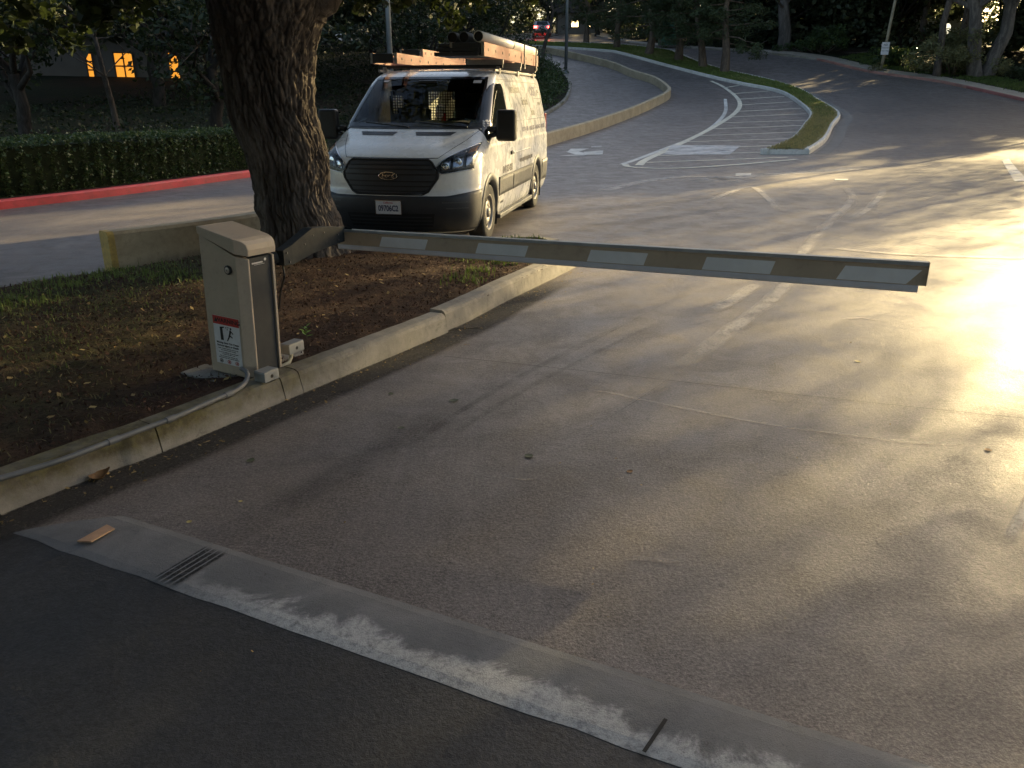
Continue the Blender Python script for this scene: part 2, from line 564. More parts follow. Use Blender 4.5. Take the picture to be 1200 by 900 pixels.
cuts = [0] + [at_len(G(u, v)) for u, v in ((20, 598), (192, 530), (338, 469), (357, 462), (524, 391))] + [at_len((tip[0] + .08, tip[1] + .75)), len(KL) - 1]
KPN = [(-.015, -.1), (0, .02), (.018, .118), (.03, .138), (.055, .15), (.155, .15), (.16, -.1)]
rk_ = random.Random(4)
for i, (a, b) in enumerate(zip(cuts[:-1], cuts[1:])):
    L = KL[a:b + 1].copy()
    t0 = (L[1] - L[0]); t0 /= np.linalg.norm(t0); t1 = (L[-1] - L[-2]); t1 /= np.linalg.norm(t1)
    gap = .012 if i in (5,) else .004
    L[0] += t0 * gap; L[-1] -= t1 * .004
    if i == 5: L = L + np.array([-.022, .012]); L[0] += t0 * .02
    o = loft('kerb_segment', L, KPN, MAT['mossykerb'], bk, zf=(lambda q: .014) if i == 5 else None)
    bm = bmesh.new(); bm.from_mesh(o.data)
    for v in bm.verts:
        q = v.co
        s = noise.noise(q * 9) * .006 + noise.noise(q * 31) * .003
        v.co += Vector((s, s * .5, s * .7 if q.z > .1 else 0))
    bm.to_mesh(o.data); bm.free()

# bed outline: kerb line, then the back edge along the lane
WALL = smooth_line([G(130, 320), G(240, 303), (-2.98, 9.85), (-2.72, 11.6), (-2.25, 14.2), (-1.35, 18.2), (.0, 23.4), G(640, 171), G(700, 152), G(760, 128), (8.35, 45.4), G(780, 108), (8.5, 51.4), G(740, 90), (6.6, 57.6), (4.3, 61.4), (1.2, 65.2), (-3.6, 70)], .4)
BACK = np.array([(-1.6, 9.1), (-2.3, 9.3), (-2.98, 9.85), G(240, 303), G(130, 322), G(0, 342), (-6.6, 5.3), (-9.5, 1.2), (-12, -2.5)])
POLY = np.r_[KL, BACK]
def inside(poly, x, y):
    x = np.asarray(x); y = np.asarray(y); c = np.zeros(x.shape, bool)
    for (x0, y0), (x1, y1) in zip(poly, np.roll(poly, -1, 0)):
        if y0 == y1: continue
        c ^= ((y0 > y) != (y1 > y)) & (x < (x1 - x0) * (y - y0) / (y1 - y0) + x0)
    return c
def bed_z(x, y):
    d, _ = poly_dist(BACK[3:], np.c_[np.ravel(x), np.ravel(y)])
    n = np.array([noise.noise(Vector((a * 2.1, b * 2.1, 0))) * .022 + noise.noise(Vector((a * 7, b * 7, 3))) * .014 + noise.noise(Vector((a * 19, b * 19, 5))) * .007 for a, b in zip(np.ravel(x), np.ravel(y))])
    tr = np.hypot(np.ravel(x) + 2.2, np.ravel(y) - 8.5)
    return np.minimum(.135, -.02 + d * .33) + n * np.clip(d * 4, .2, 1) + .07 * np.exp(-(tr / .75) ** 2)
bx = np.arange(-9, 1.0, .05); by = np.arange(0, 10.1, .05)
X, Y = np.meshgrid(bx, by)
Lb = KL + normals2(KL) * .03
inb = inside(np.r_[Lb, BACK], X, Y)
Z = np.full(X.size, -.3); w = inb.ravel()
Z[w] = bed_z(X.ravel()[w], Y.ravel()[w])
idx = np.arange(X.size).reshape(X.shape)
F = np.stack([idx[:-1, :-1], idx[:-1, 1:], idx[1:, 1:], idx[1:, :-1]], -1).reshape(-1, 4)
F = F[w[F].sum(1) >= 4]
sb = Nodes('planting_soil')
a_ = sb.noise(3, 6, .7, dist=.6); b_ = sb.noise(38, 5, .75); g_ = sb.noise(.8, 4, .6)
k_ = sb.mix(sb.ramp(a_, .35, .66), (.040, .024, .017, 1), (.075, .043, .029, 1))
sx = sb.n('SeparateXYZ'); sb.t.links.new(sb.pos, sx.inputs[0])
dry = sb.math('MULTIPLY', sb.ramp(sx.outputs[0], -1.9, -3.0), sb.ramp(g_, .35, .6))
k_ = sb.mix(dry, k_, sb.mix(sb.ramp(a_, .4, .6), (.055, .058, .022, 1), (.10, .085, .04, 1)))
k_ = sb.mix(sb.ramp(b_, .42, .7, 0, .7), k_, (.014, .010, .008, 1))
sb.base(k_); sb.rough(.95); sb.b.inputs['Specular IOR Level'].default_value = .15; sb.bump(sb.math('ADD', a_, b_), .8, .03)
link('planting_bed', np_mesh('planting_bed', np.c_[X.ravel(), Y.ravel(), Z], F), sb.m, smooth=True, kind='structure')

def in_bed(n, rng, x0=-8.5, x1=.6, y0=.5, y1=9.8, margin=.05):
    P = np.c_[rng.uniform(x0, x1, n), rng.uniform(y0, y1, n)]
    Lm = KL + normals2(KL) * (.16 + margin)
    return P[inside(np.r_[Lm, BACK], P[:, 0], P[:, 1])]

rng = np.random.default_rng(7)
def flakes(name, P, z, lo, hi, mat, flat=.5, aspect=(.25, .6), **k):
    n = len(P)
    l = rng.uniform(lo, hi, n); wd = l * rng.uniform(*aspect, n); th = rng.uniform(0, 2 * math.pi, n)
    tilt = rng.normal(0, flat, n); roll = rng.normal(0, flat, n)
    a = np.c_[np.cos(th) * np.cos(tilt), np.sin(th) * np.cos(tilt), np.sin(tilt)]
    b = np.c_[-np.sin(th) * np.cos(roll), np.cos(th) * np.cos(roll), np.sin(roll)]
    c = np.c_[P, z + .004 + .3 * l * (np.abs(np.sin(tilt)) + .3 * np.abs(np.sin(roll)))]
    V = np.stack([c - a * l[:, None] / 2, c + b * wd[:, None] / 2 - a * l[:, None] * .1, c + a * l[:, None] / 2, c - b * wd[:, None] / 2 + a * l[:, None] * .12], 1).reshape(-1, 3)
    F = np.arange(n * 4).reshape(-1, 4)
    return link(name, np_mesh(name, V, F), mat, kind='stuff', **k)
MAT['chip'] = leaf_mat('mulch_chip', (.020, .011, .008), (.105, .054, .036), .05, .85)
MAT['dryleaf'] = leaf_mat('dry_leaf', (.16, .09, .03), (.42, .32, .14), .15, .7)
MAT['grass'] = leaf_mat('grass_blade', (.045, .070, .018), (.105, .15, .035), .3, .6)
MAT['lush'] = leaf_mat('lush_grass_blade', (.085, .12, .03), (.17, .22, .06), .3, .6)
MAT['deadgrass'] = leaf_mat('dead_grass_blade', (.062, .056, .026), (.18, .155, .075), .15, .85)
MAT['drygrass'] = leaf_mat('dry_grass_blade', (.17, .155, .06), (.36, .30, .13), .2, .8)
P = in_bed(80000, rng)
flakes('mulch_chips', P, bed_z(P[:, 0], P[:, 1]), .010, .038, MAT['chip'], .55)
P = in_bed(1500, rng)
Pt = in_bed(420, rng)
flakes('twigs', Pt, bed_z(Pt[:, 0], Pt[:, 1]) + .014, .05, .16, MAT['chip'], .15, (.04, .07))
flakes('fallen_leaves', P, bed_z(P[:, 0], P[:, 1]) + .012, .02, .05, MAT['dryleaf'], .4, (.4, .7))

def blades(name, P, z, lo, hi, mat, w=.007, lean=.5, **k):
    n = len(P)
    h = rng.uniform(lo, hi, n); th = rng.uniform(0, 2 * math.pi, n); ln = np.abs(rng.normal(0, lean, n))
    d = np.c_[np.cos(th), np.sin(th), np.zeros(n)]; s = np.c_[-np.sin(th), np.cos(th), np.zeros(n)] * (w * rng.uniform(.6, 1.3, n))[:, None]
    b = np.c_[P, z - .005]
    m = b + d * (h * .3 * ln)[:, None] + np.array([0, 0, 1]) * (h * .6)[:, None]
    t = b + d * (h * ln)[:, None] + np.array([0, 0, 1]) * (h * np.maximum(.35, 1 - .35 * ln))[:, None]
    V = np.stack([b - s, b + s, m + s * .7, m - s * .7, t], 1).reshape(-1, 3)
    i = np.arange(n)[:, None] * 5
    F = np.r_[i + [0, 1, 2], i + [0, 2, 3], i + [3, 2, 4]]
    return link(name, np_mesh(name, V, F), mat, kind='stuff', **k)
def clumped(P, centres, rad, rng, keep=1.0):
    d = np.min([np.hypot((P[:, 0] - c[0]) / r, (P[:, 1] - c[1]) / r) for c, r in zip(centres, rad)], 0)
    return P[rng.uniform(0, 1, len(P)) < keep * np.exp(-d ** 2)]
P = in_bed(130000, rng, margin=.01)
gc = [G(75, 350), G(130, 337), G(180, 337), G(100, 345), G(210, 342), G(20, 372)]
Pg = clumped(P, gc, [.30, .32, .30, .30, .2, .3], rng, .8)
blades('grass', Pg, bed_z(Pg[:, 0], Pg[:, 1]), .03, .085, MAT['lush'], .005, .8)
gc = [G(570, 318), G(548, 345), G(600, 300), G(632, 285), G(560, 335), G(640, 292), G(470, 300), G(590, 322)]
Pg = clumped(in_bed(90000, rng, x0=-3.5, x1=.7, y0=3, margin=-.02), gc, [.22, .14, .25, .2, .12, .2, .25, .14], rng, .55)
blades('grass', Pg, bed_z(Pg[:, 0], Pg[:, 1]), .03, .09, MAT['grass'], .006)
P = in_bed(60000, rng)
gc2 = [G(40, 390), G(110, 372), G(180, 355), G(20, 430), G(210, 345)]
Pg2 = clumped(P, gc2, [.6, .6, .5, .5, .4], rng, .4)
blades('grass', Pg2, bed_z(Pg2[:, 0], Pg2[:, 1]), .015, .05, MAT['lush'], .004, 1.2)
gc = [G(70, 420), G(30, 470), G(130, 400), G(200, 370), G(60, 380), G(150, 440), G(250, 330), G(90, 500)]
Pg = clumped(P, gc, [.9, .8, .7, .6, .8, .5, .4, .6], rng, .55)
blades('dry_grass', Pg, bed_z(Pg[:, 0], Pg[:, 1]), .015, .05, MAT['deadgrass'], .0035, 1.3)

# ---------------------------------------------------------------- low concrete wall between the lanes
wl = empty('concrete_wall', tuple(list(WALL[0]) + [0]), kind='thing', label='low pale concrete wall curving between the two lanes behind the van', cat='wall')
loc0 = Matrix.Translation((-WALL[0][0], -WALL[0][1], 0))
WP = [(.10, -.3), (.10, .40), (.075, .43), (-.075, .43), (-.10, .40), (-.10, -.3)]
wbody = loft('wall_body', WALL, WP, MAT['wallc'], None); wbody.data.transform(loc0); wbody.parent = wl
d0 = WALL[1] - WALL[0]; d0 /= np.linalg.norm(d0)
we = loft('painted_end', np.array([WALL[0] - d0 * .012, WALL[0] + d0 * .03, WALL[0] + d0 * .055]), [(.104, -.3), (.104, .405), (.079, .434), (-.079, .434), (-.104, .405), (-.104, -.3)], MAT['yellow'], None)
we.data.transform(loc0); we.parent = wl

# ---------------------------------------------------------------- far island with lawn
IL = [G(893, 181), (9.75, 29.2), G(940, 150), (13.9, 39.4), G(925, 115), (14.75, 48.6), G(860, 98), G(780, 78), G(700, 60), (1.0, 72), (-4, 77)]
IR = [G(948, 181), (11.1, 29.4), G(976, 150), (15.2, 39), G(960, 120), (16.4, 48.4), G(900, 95), G(830, 78), G(740, 55), (3.5, 77), (-2, 82)]
il = smooth_line(IL, .5); ir_ = smooth_line(IR, .5)
def resamp(L, n):
    d = np.r_[0, np.cumsum(np.linalg.norm(np.diff(L, axis=0), axis=1))]
    t = np.linspace(0, d[-1], n)
    return np.c_[np.interp(t, d, L[:, 0]), np.interp(t, d, L[:, 1])]
A, B = resamp(il, 140), resamp(ir_, 140)
rows = [[(p[0], p[1], h + .13 + .05 * math.sin(math.pi * c)) for p, h in zip(A + (B - A) * c, Hv(*(A + (B - A) * c).T))] for c in np.linspace(.02, .98, 8)]
m = MB(); m.grid(rows); me = m.mesh('lawn')
if me.polygons[0].normal.z < 0: me.flip_normals()
link('lawn', me, MAT['turf'], smooth=True, kind='structure')
ik = empty('kerb', (0, 0, 0), kind='structure')
MAT['palekerb'] = concrete('pale_kerb_concrete', (.52, .50, .45), (.70, .67, .61))
loft('kerb_segment', A, [(-a, b) for a, b in KP(.16, .17)], MAT['palekerb'], ik)
loft('kerb_segment', B, [(-.01, -.12), (0, .12), (.03, .17), (.26, .17), (.26, -.12)] , MAT['palekerb'], ik)
e0, e1 = A[0], B[0]
loft('kerb_segment', np.array([e0 + (e1 - e0) * t - np.array([0, .01]) for t in np.linspace(-.02, .98, 8)]), KP(.13, .165), MAT['palekerb'], ik)
strip('gutter', [B[i] + (np.array([.34, -.05])) for i in range(0, 70, 4)], .42, .006, concrete('gutter_concrete', (.13, .125, .12), (.20, .19, .18)), kind='structure')
c = rng.uniform(.07, .90, 60000); i = rng.uniform(0, 139, 60000)
Pl = np.c_[np.interp(i, range(140), A[:, 0]), np.interp(i, range(140), A[:, 1])]; Pr = np.c_[np.interp(i, range(140), B[:, 0]), np.interp(i, range(140), B[:, 1])]
Pi = Pl + (Pr - Pl) * c[:, None]
far = Pi[:, 1] + rng.normal(0, 4, len(Pi)) > 45
zz = Hv(Pi[:, 0], Pi[:, 1]) + .14
blades('lawn_grass', Pi[far], zz[far], .05, .13, MAT['lush'], .022)
blades('dry_lawn_grass', Pi[~far], zz[~far], .04, .10, MAT['drygrass'], .016)

# ---------------------------------------------------------------- road markings (painted sheets)
rm = empty('road_markings', (0, 0, 0), kind='structure')
GO = smooth_line([(3.35, 21.75), G(760, 186), G(800, 167.5), G(838, 148), G(862, 132), G(867, 121), G(860, 111), G(846, 101), G(833, 95)], .4)
MAT['cream'] = concrete('cream_road_paint', (.60, .55, .42), (.85, .80, .66), (.3, .28, .24), .35, 3.5, .6)
strip('edge_line', GO, .22, .010, MAT['cream'], rm, smooth=False)
strip('edge_line', [G(733, 193), G(736, 195.5), G(760, 197.5), G(800, 197.3), G(860, 193.5), G(934, 187)], .18, .011, MAT['cream'], rm)
strip('lane_line', [G(729, 193), G(775, 176), G(815, 160), G(838, 146), G(850, 131), G(850, 116)], .17, .009, MAT['white'], rm)
gl_d = np.r_[0, np.cumsum(np.linalg.norm(np.diff(GO, axis=0), axis=1))]
for k in range(17):
    y = 22.6 + 2.25 * k * (1 if k else .8)
    j = int(np.argmin(np.abs(GO[:40 + 200, 1] - y)))
    p = GO[j]
    q = A[int(np.argmin(np.abs(A[:, 1] - (y + 1.2))))] if y > 24.2 else np.array([8.2 , y + 1.7])
    if y > 56 or q[0] - p[0] < .8: continue
    q = q - (q - p) / np.linalg.norm(q - p) * .12
    strip('hatch_line', [tuple(p + (q - p) * .03), tuple(p + (q - p) * .5), tuple(q)], .15, .007, MAT['cream'], rm)
# white patch and small bars
def quad_mark(name, px, mat, z=.008):
    P = [G(*p) for p in px]
    m = MB(); rows = []
    for a in np.linspace(0, 1, 5):
        rows.append([(x, y, H(x, y) + z) for x, y in [tuple((np.array(P[0]) * (1 - a) + np.array(P[3]) * a) * (1 - b) + (np.array(P[1]) * (1 - a) + np.array(P[2]) * a) * b) for b in np.linspace(0, 1, 5)]])
    m.grid(rows); me = m.mesh(name)
    if me.polygons[0].normal.z < 0: me.flip_normals()
    return link(name, me, mat, rm)
ws = Nodes('faded_paint_and_glare')  # worn road paint, also used for the glare streak painted at the right edge
ws.base((.62, .60, .58, 1)); ws.rough(.6)
ws.alpha(ws.ramp(ws.noise(1.6, 6, .7), .25, .62, .25, .95))
MAT['faded'] = ws.m
quad_mark('paint_and_glare_patch', [(777, 182), (787, 170.5), (868, 171), (855, 181.5)], MAT['faded'], .013)
quad_mark('white_bar', [(862, 206), (862, 203.5), (880, 203.3), (880, 205.8)], MAT['white'])
quad_mark('white_bar', [(978, 211.5), (978, 209.8), (994, 210), (994, 211.8)], MAT['white'])
quad_mark('white_bar', [(693, 173), (693, 171.4), (705, 171), (705, 172.6)], MAT['faded'])
# turn arrow: shaft from the right bending back to a head
quad_mark('turn_arrow', [(686, 181.6), (684, 178.2), (707, 176.5), (706, 181.2)], MAT['white'])
quad_mark('turn_arrow', [(664, 178.8), (669, 174.6), (690, 174.3), (677, 178.4)], MAT['white'], .009)
quad_mark('turn_arrow', [(663, 178.2), (674, 177.2), (690, 180.2), (676, 181.8)], MAT['white'], .010)
quad_mark('turn_arrow', [(654, 183.2), (676, 181.2), (690, 181.2), (684, 182.6)], MAT['white'], .0115)
quad_mark('paint_and_glare_patch', [(1189, 213), (1174, 188), (1182, 186), (1205, 212)], MAT['faded'])  # streak of sun glare on the road, painted in as a pale patch

# ---------------------------------------------------------------- near strip, dark apron, seams, tyre marks
def line2(p, q, ext0=0., ext1=0.):
    p, q = np.array(G(*p)), np.array(G(*q)); d = q - p
    return p - d * ext0, q + d * ext1
f0, f1 = line2((146, 606), (1091, 900), 0, 1.2)
n0, n1 = line2((15, 626), (757, 887), 0, 2.2)
m = MB()
ns = 60
rows = []
for c in np.linspace(0, 1, 9):
    rows.append([])
    for t in np.linspace(0, 1, ns):
        a = n0 + (n1 - n0) * t; b = f0 + (f1 - f0) * t
        q = a + (b - a) * c
        if c == 0: q = q + np.array([.006, .01]) * noise.noise(Vector((t * 40, 0, 0))) * 1.2
        rows[-1].append((q[0], q[1], .006 + .010 * math.sin(math.pi * min(c, 1)) ** .5))
m.grid(rows)
me = m.mesh('concrete_strip')
uv = me.uv_layers.new(name='UVMap')
for lp in me.loops: uv.data[lp.index].uv = (lp.vertex_index % ns / (ns - 1) * 3.6, lp.vertex_index // ns / 8)
if me.polygons[0].normal.z < 0: me.flip_normals()
s = Nodes('worn_concrete_strip')
u_ = s.n('SeparateXYZ'); s.t.links.new(s.uv(), u_.inputs[0])
a_ = s.noise(3.5, 6, .72, dist=.6); b_ = s.noise(38, 5, .8); g_ = s.noise(220, 3, .75); dr = s.noise(6, 4, .7, stretch=((1, 3, 1), math.radians(62)))
c = s.mix(s.ramp(a_, .3, .7), (.12, .122, .128, 1), (.18, .18, .185, 1))
edge = s.math('SUBTRACT', s.math('MULTIPLY', a_, 1.15), s.math('MULTIPLY', u_.outputs[1], .9))
worn = s.math('MULTIPLY', s.ramp(edge, .16, .34), s.ramp(u_.outputs[0], .28, .62))
c = s.mix(s.math('MULTIPLY', worn, s.ramp(b_, .28, .6, .2, 1)), c, (.46, .455, .445, 1))
rgt = s.math('MULTIPLY', s.ramp(u_.outputs[0], 1.5, 1.68), s.ramp(dr, .45, .6))
c = s.mix(s.math('MULTIPLY', rgt, .75), c, (.42, .40, .36, 1))
c = s.mix(s.ramp(s.noise(9, 5, .8, dist=1), .60, .70, 0, .55), c, (.045, .045, .048, 1))
c = s.mix(s.ramp(g_, .5, .75, 0, .5), c, (.03, .03, .03, 1))
s.base(c); s.rough(.75); s.bump(s.math('ADD', b_, g_), .4, .005)
cs = link('concrete_strip', me, s.m, kind='structure')
MAT['dark'] = plain('seam_dirt', (.018, .017, .017), .9, var=.3, scale=20)
MAT['rubber_mark'] = plain('tyre_rubber_mark', (.030, .031, .034), .55, var=.3, scale=20)

def faded_strip(name, col, lo, hi, amax, rough=.6, edge=.35, scale=3.):
    s = Nodes(name)
    uvn = s.n('SeparateXYZ'); s.t.links.new(s.uv(), uvn.inputs[0])
    x = s.math('ABSOLUTE', s.math('SUBTRACT', uvn.outputs[0], .5))
    fall = s.ramp(x, .5, .5 - edge)
    fall = s.math('MULTIPLY', fall, s.math('MULTIPLY', s.ramp(uvn.outputs[1], 0, .18), s.ramp(uvn.outputs[1], 1, .82)))
    nz = s.noise(scale, 6, .75, dist=.4); fine = s.noise(60, 3, .75)
    s.base(c4(col)); s.rough(rough)
    s.alpha(s.math('MULTIPLY', s.math('MULTIPLY', fall, s.ramp(nz, lo, hi, .25, 1)), s.ramp(fine, .3, .6, .45 * amax, amax)))
    return s.m
MAT['tyre'] = faded_strip('dark_tyre_film', (.035, .034, .035), .35, .65, .28)
MAT['tyre_thin'] = faded_strip('dark_tyre_line', (.03, .03, .03), .3, .6, .5)
MAT['scuff'] = faded_strip('pale_dust_track', (.50, .455, .41), .25, .62, .85)
MAT['scuffs'] = faded_strip('pale_scuff', (.42, .37, .33), .3, .55, .5)
MAT['dirtband'] = faded_strip('gutter_dirt', (.030, .028, .026), .2, .5, .92, .9, .3, 2.)

MAT['band'] = faded_strip('dark_rubber_band', (.028, .029, .032), .1, .4, .80, .6, .08, 6.)
MAT['scored'] = plain('scored_concrete', (.15, .155, .165), .8, var=.2, scale=20)
ta = empty('road_stains', (0, 0, 0), kind='structure')
# dark rubber tracks over the strip, with fine grooves
def lerp2(a, b, t): return tuple(np.array(a) * (1 - t) + np.array(b) * t)
q0, q1, q2, q3 = G(175, 677, .02), G(204, 689.5, .02), G(274, 646, .02), G(241, 637.5, .02)
strip('tyre_mark', [lerp2(q0, q1, .5), lerp2(lerp2(q0, q1, .5), lerp2(q3, q2, .5), .5), lerp2(q3, q2, .5)], .125, .0195, MAT['band'], ta)
for t in (.22, .42, .60, .80):
    strip('scored_line', [lerp2(q0, q1, t), lerp2(lerp2(q0, q1, t), lerp2(q3, q2, t), .5), lerp2(q3, q2, t)], .007, .0235, MAT['scored'], ta)
for p in ([(300, 722), (335, 705)], [(340, 740), (352, 733)], [(371, 748), (383, 740)]):
    strip('tyre_mark', [G(*p[0]), tuple((np.array(G(*p[0])) + G(*p[1])) / 2), G(*p[1])], .022, .0205, MAT['tyre'], ta)
strip('joint', [G(754, 888), G(780, 849)], .012, .021, MAT['dark'], ta, smooth=False)
# apron of darker asphalt on the near side of the strip
m = MB(); rows = []
for t in np.linspace(-1.0, 1.6, 20):
    q = n0 + (n1 - n0) * t
    q2 = q + np.array([-.45, -.9]) * 9
    rows.append([(q[0] + .003, q[1] + .012, .0045), (q2[0], q2[1], .0045)])
m.grid(rows); me = m.mesh('apron')
if me.polygons[0].normal.z < 0: me.flip_normals()
link('apron', me, MAT['apron'], kind='structure')
strip('joint', [G(520, 418), G(700, 437), G(950, 465), G(1200, 491), G(1400, 510)], .0055, .005, MAT['dark'], ta)
strip('joint', [G(628, 436), G(800, 345)], .006, .005, MAT['tyre_thin'], ta)
strip('joint', [G(690, 505), G(790, 440), G(905, 352)], .007, .005, MAT['tyre_thin'], ta)
strip('scuff', [G(648, 449), G(700, 458), G(790, 477), G(900, 498), G(1000, 511), G(1080, 520), G(1200, 523)], .022, .006, MAT['scuffs'], ta)
strip('scuff', [G(585, 560), G(632, 564)], .02, .006, MAT['scuffs'], ta, smooth=False)
strip('scuff', [G(735, 655), G(800, 660)], .05, .006, MAT['scuffs'], ta, smooth=False)
strip('tyre_mark', [G(470, 530), G(560, 470), G(660, 415), G(760, 367)], .075, .005, MAT['tyre'], ta)
strip('tyre_mark', [G(500, 530), G(590, 472), G(690, 418), G(785, 372)], .06, .005, MAT['tyre'], ta)
strip('tyre_mark', [G(210, 660), G(300, 610), G(420, 545), G(560, 470)], .30, .005, MAT['tyre'], ta)
strip('tyre_mark', [G(640, 250), G(700, 246), G(780, 238), G(850, 228), G(930, 214), G(985, 208)], .55, .006, MAT['tyre'], ta)
strip('tyre_mark', [G(640, 262), G(720, 262), G(800, 252), G(880, 241)], .35, .006, MAT['tyre'], ta)
strip('dust_track', [G(690, 505), G(790, 435), G(860, 385), G(915, 340), G(945, 290), G(975, 258), G(998, 235), G(992, 222), G(975, 214)], .20, .007, MAT['scuff'], ta)
strip('dust_track', [G(828, 368), G(865, 348), G(890, 330)], .20, .0065, MAT['scuff'], ta)
strip('dust_track', [G(935, 293), G(965, 265), G(1000, 243), G(999, 230), G(985, 222)], .12, .008, MAT['scuffs'], ta)
strip('dust_track', [G(992, 260), G(1015, 247), G(1030, 232), G(1036, 220)], .18, .0065, MAT['scuff'], ta)
strip('dust_track', [G(825, 240), G(850, 228), G(880, 219), G(900, 233), G(915, 250)], .2, .0065, MAT['scuff'], ta)
strip('dust_track', [G(950, 289), G(1050, 298), G(1150, 302), G(1230, 304)], .16, .0065, MAT['scuff'], ta)
strip('dust_track', [G(800, 214), G(860, 208), G(960, 201), G(1030, 195)], .9, .006, MAT['scuff'], ta)
strip('dust_track', [G(690, 228), G(760, 212), G(820, 207), G(880, 216)], .5, .006, MAT['scuff'], ta)
strip('dust_track', [G(985, 375), G(1010, 373), G(1032, 376)], .05, .0065, MAT['scuffs'], ta)
strip('dust_track', [G(1180, 640), G(1220, 560)], .07, .0065, MAT['scuff'], ta, smooth=False)
strip('dust_track', [G(300, 210 + 60), G(150, 300)], .5, .006, MAT['scuff'], ta, smooth=False)
# dirt along the kerb foot: offset of the kerb line to the road side
KD = KL[at_len(G(0, 605)) - 40:at_len(tip)]
strip('gutter_dirt', KD - normals2(KD) * .10, .36, .0055, MAT['dirtband'], ta, smooth=False)
strip('crack', [G(500, 392), G(535, 386), G(566, 385)], .07, .0075, MAT['dirtband'], ta)
P = KD[rng.integers(0, len(KD), 420)] - normals2(KD)[0] * rng.gamma(1.5, .06, 420)[:, None] + rng.normal(0, .01, (420, 2))
flakes('gutter_litter', P, np.full(len(P), .006), .008, .03, MAT['dryleaf'], .25, (.35, .7))
P = np.c_[rng.uniform(-3, 5, 160), rng.uniform(2, 9, 160)]
P = P[~inside(POLY, P[:, 0], P[:, 1])]
flakes('road_crumbs', P, np.full(len(P), .002), .006, .018, MAT['dryleaf'], .3, (.4, .8))

# ---------------------------------------------------------------- barrier gate
MAT['tan'] = plain('tan_powder_coat', (.44, .365, .28), .5, var=.06, scale=9, bump=.12, bscale=400, dirt=((.22, .18, .14), .35))
MAT['panel'] = plain('dark_slate_panel', (.020, .025, .032), .6, var=.08, scale=9, bump=.1, bscale=300)
MAT['black'] = plain('black_plastic', (.012, .012, .013), .45, var=.2)
MAT['steel'] = plain('brushed_steel', (.45, .44, .42), .35, .9, var=.1, scale=20)
MAT['signwhite'] = plain('sign_white', (.66, .66, .68), .45, var=.06, scale=20, dirt=((.4, .38, .36), .3))
MAT['signred'] = plain('sign_red', (.42, .025, .02), .45, var=.08, scale=20)
MAT['ink'] = plain('black_ink', (.012, .012, .014), .6, var=.05)
MAT['greywhite'] = plain('pale_print', (.62, .62, .62), .5, var=.05)
MAT['bracket'] = plain('dark_teal_steel', (.007, .012, .0145), .7, 0., var=.2, scale=14, dirt=((.035, .04, .04), .5))
MAT['rackm'] = plain('dull_bolt', (.12, .12, .12), .5, .4)
MAT['armtan'] = plain('arm_bronze_paint', (.40, .335, .255), .55, 0., var=.08, scale=4, dirt=((.14, .12, .10), .4))
MAT['reflect'] = plain('reflective_tape', (.66, .69, .72), .45, 0., var=.06, scale=6)
MAT['rubber'] = plain('pale_grey_rubber_edge', (.54, .55, .60), .6, var=.08, scale=5)
MAT['galv'] = plain('galvanised_metal', (.27, .28, .28), .5, .3, var=.15, scale=12, dirt=((.25, .24, .22), .5))
MAT['conduit'] = plain('grey_conduit', (.13, .135, .14), .6, .1, var=.2, scale=8, dirt=((.12, .11, .10), .5))
MAT['pvc'] = plain('cream_pipe', (.42, .38, .26), .5, var=.12, scale=9)

KD_ANG = math.atan2(-.481, .877)
BZ = .142
PA = AT(288, 443, 2, BZ)
BR_ = Matrix.Rotation(math.radians(1.6), 4, 'Y') @ Matrix.Rotation(KD_ANG, 4, 'Z')
BM = Matrix.Translation(PA) @ BR_
BI = BM.inverted()
bar = empty('parking_barrier', tuple(PA), 0, label='tan parking barrier cabinet with striped arm reaching across the road', cat='barrier', kind='thing')
bar.rotation_euler = BR_.to_euler()
XZ = Matrix(((1, 0, 0, 0), (0, 0, 1, 0), (0, 1, 0, 0), (0, 0, 0, 1)))      # polygon (x, z) pushed along +y
def xz(y): return Matrix.Translation((0, y, 0)) @ XZ
seam = lambda x: .730 + (.832 - .730) * (-x) / .28
def post(poly, z1off=0.):
    """upright piece over a plan polygon, cut at the sloping seam"""
    m = MB(); n = len(poly)
    m.add([(x, y, 0) for x, y in poly] + [(x, y, seam(x) + z1off) for x, y in poly], [tuple(range(n - 1, -1, -1)), tuple(range(n, 2 * n))] + [(i, (i + 1) % n, n + (i + 1) % n, n + i) for i in range(n)])
    return m
post([(-.28, 0), (0, 0), (.049, .049), (.049, .060), (.0, .060), (-.28, .060)]).build('side_post', MAT['tan'], bar, bevel=.004)
post([(-.28, .236), (.049, .236), (.049, .254), (-.28, .254)]).build('side_post', MAT['tan'], bar, bevel=.004)
post([(-.28, .061), (-.26, .061), (-.26, .235), (-.28, .235)], -.002).build('rear_panel', MAT['tan'], bar)
pn = post([(-.25, .0605), (.036, .0605), (.036, .2355), (-.25, .2355)], -.004).build('front_panel', MAT['panel'], bar)
cap = [(-.287, .835), (.056, .7285), (.058, .765), (.052, .795), (.036, .815), (.010, .828), (-.03, .836), (-.281, .879), (-.287, .872)]
m = MB(); m.prism(cap, xz(-.007), .268)
cpo = m.build('cap', MAT['tan'], bar)
bm = bmesh.new(); bm.from_mesh(cpo.data); bmesh.ops.recalc_face_normals(bm, faces=bm.faces)
r_ = bmesh.ops.bisect_plane(bm, geom=bm.verts[:] + bm.edges[:] + bm.faces[:], plane_co=(.056, .045, 0), plane_no=(1, -1, 0), clear_outer=True)
bmesh.ops.holes_fill(bm, edges=[e for e in bm.edges if e.is_boundary])
e = [e for e in bm.edges if len(e.link_faces) == 2 and e.calc_face_angle(0) > .45]
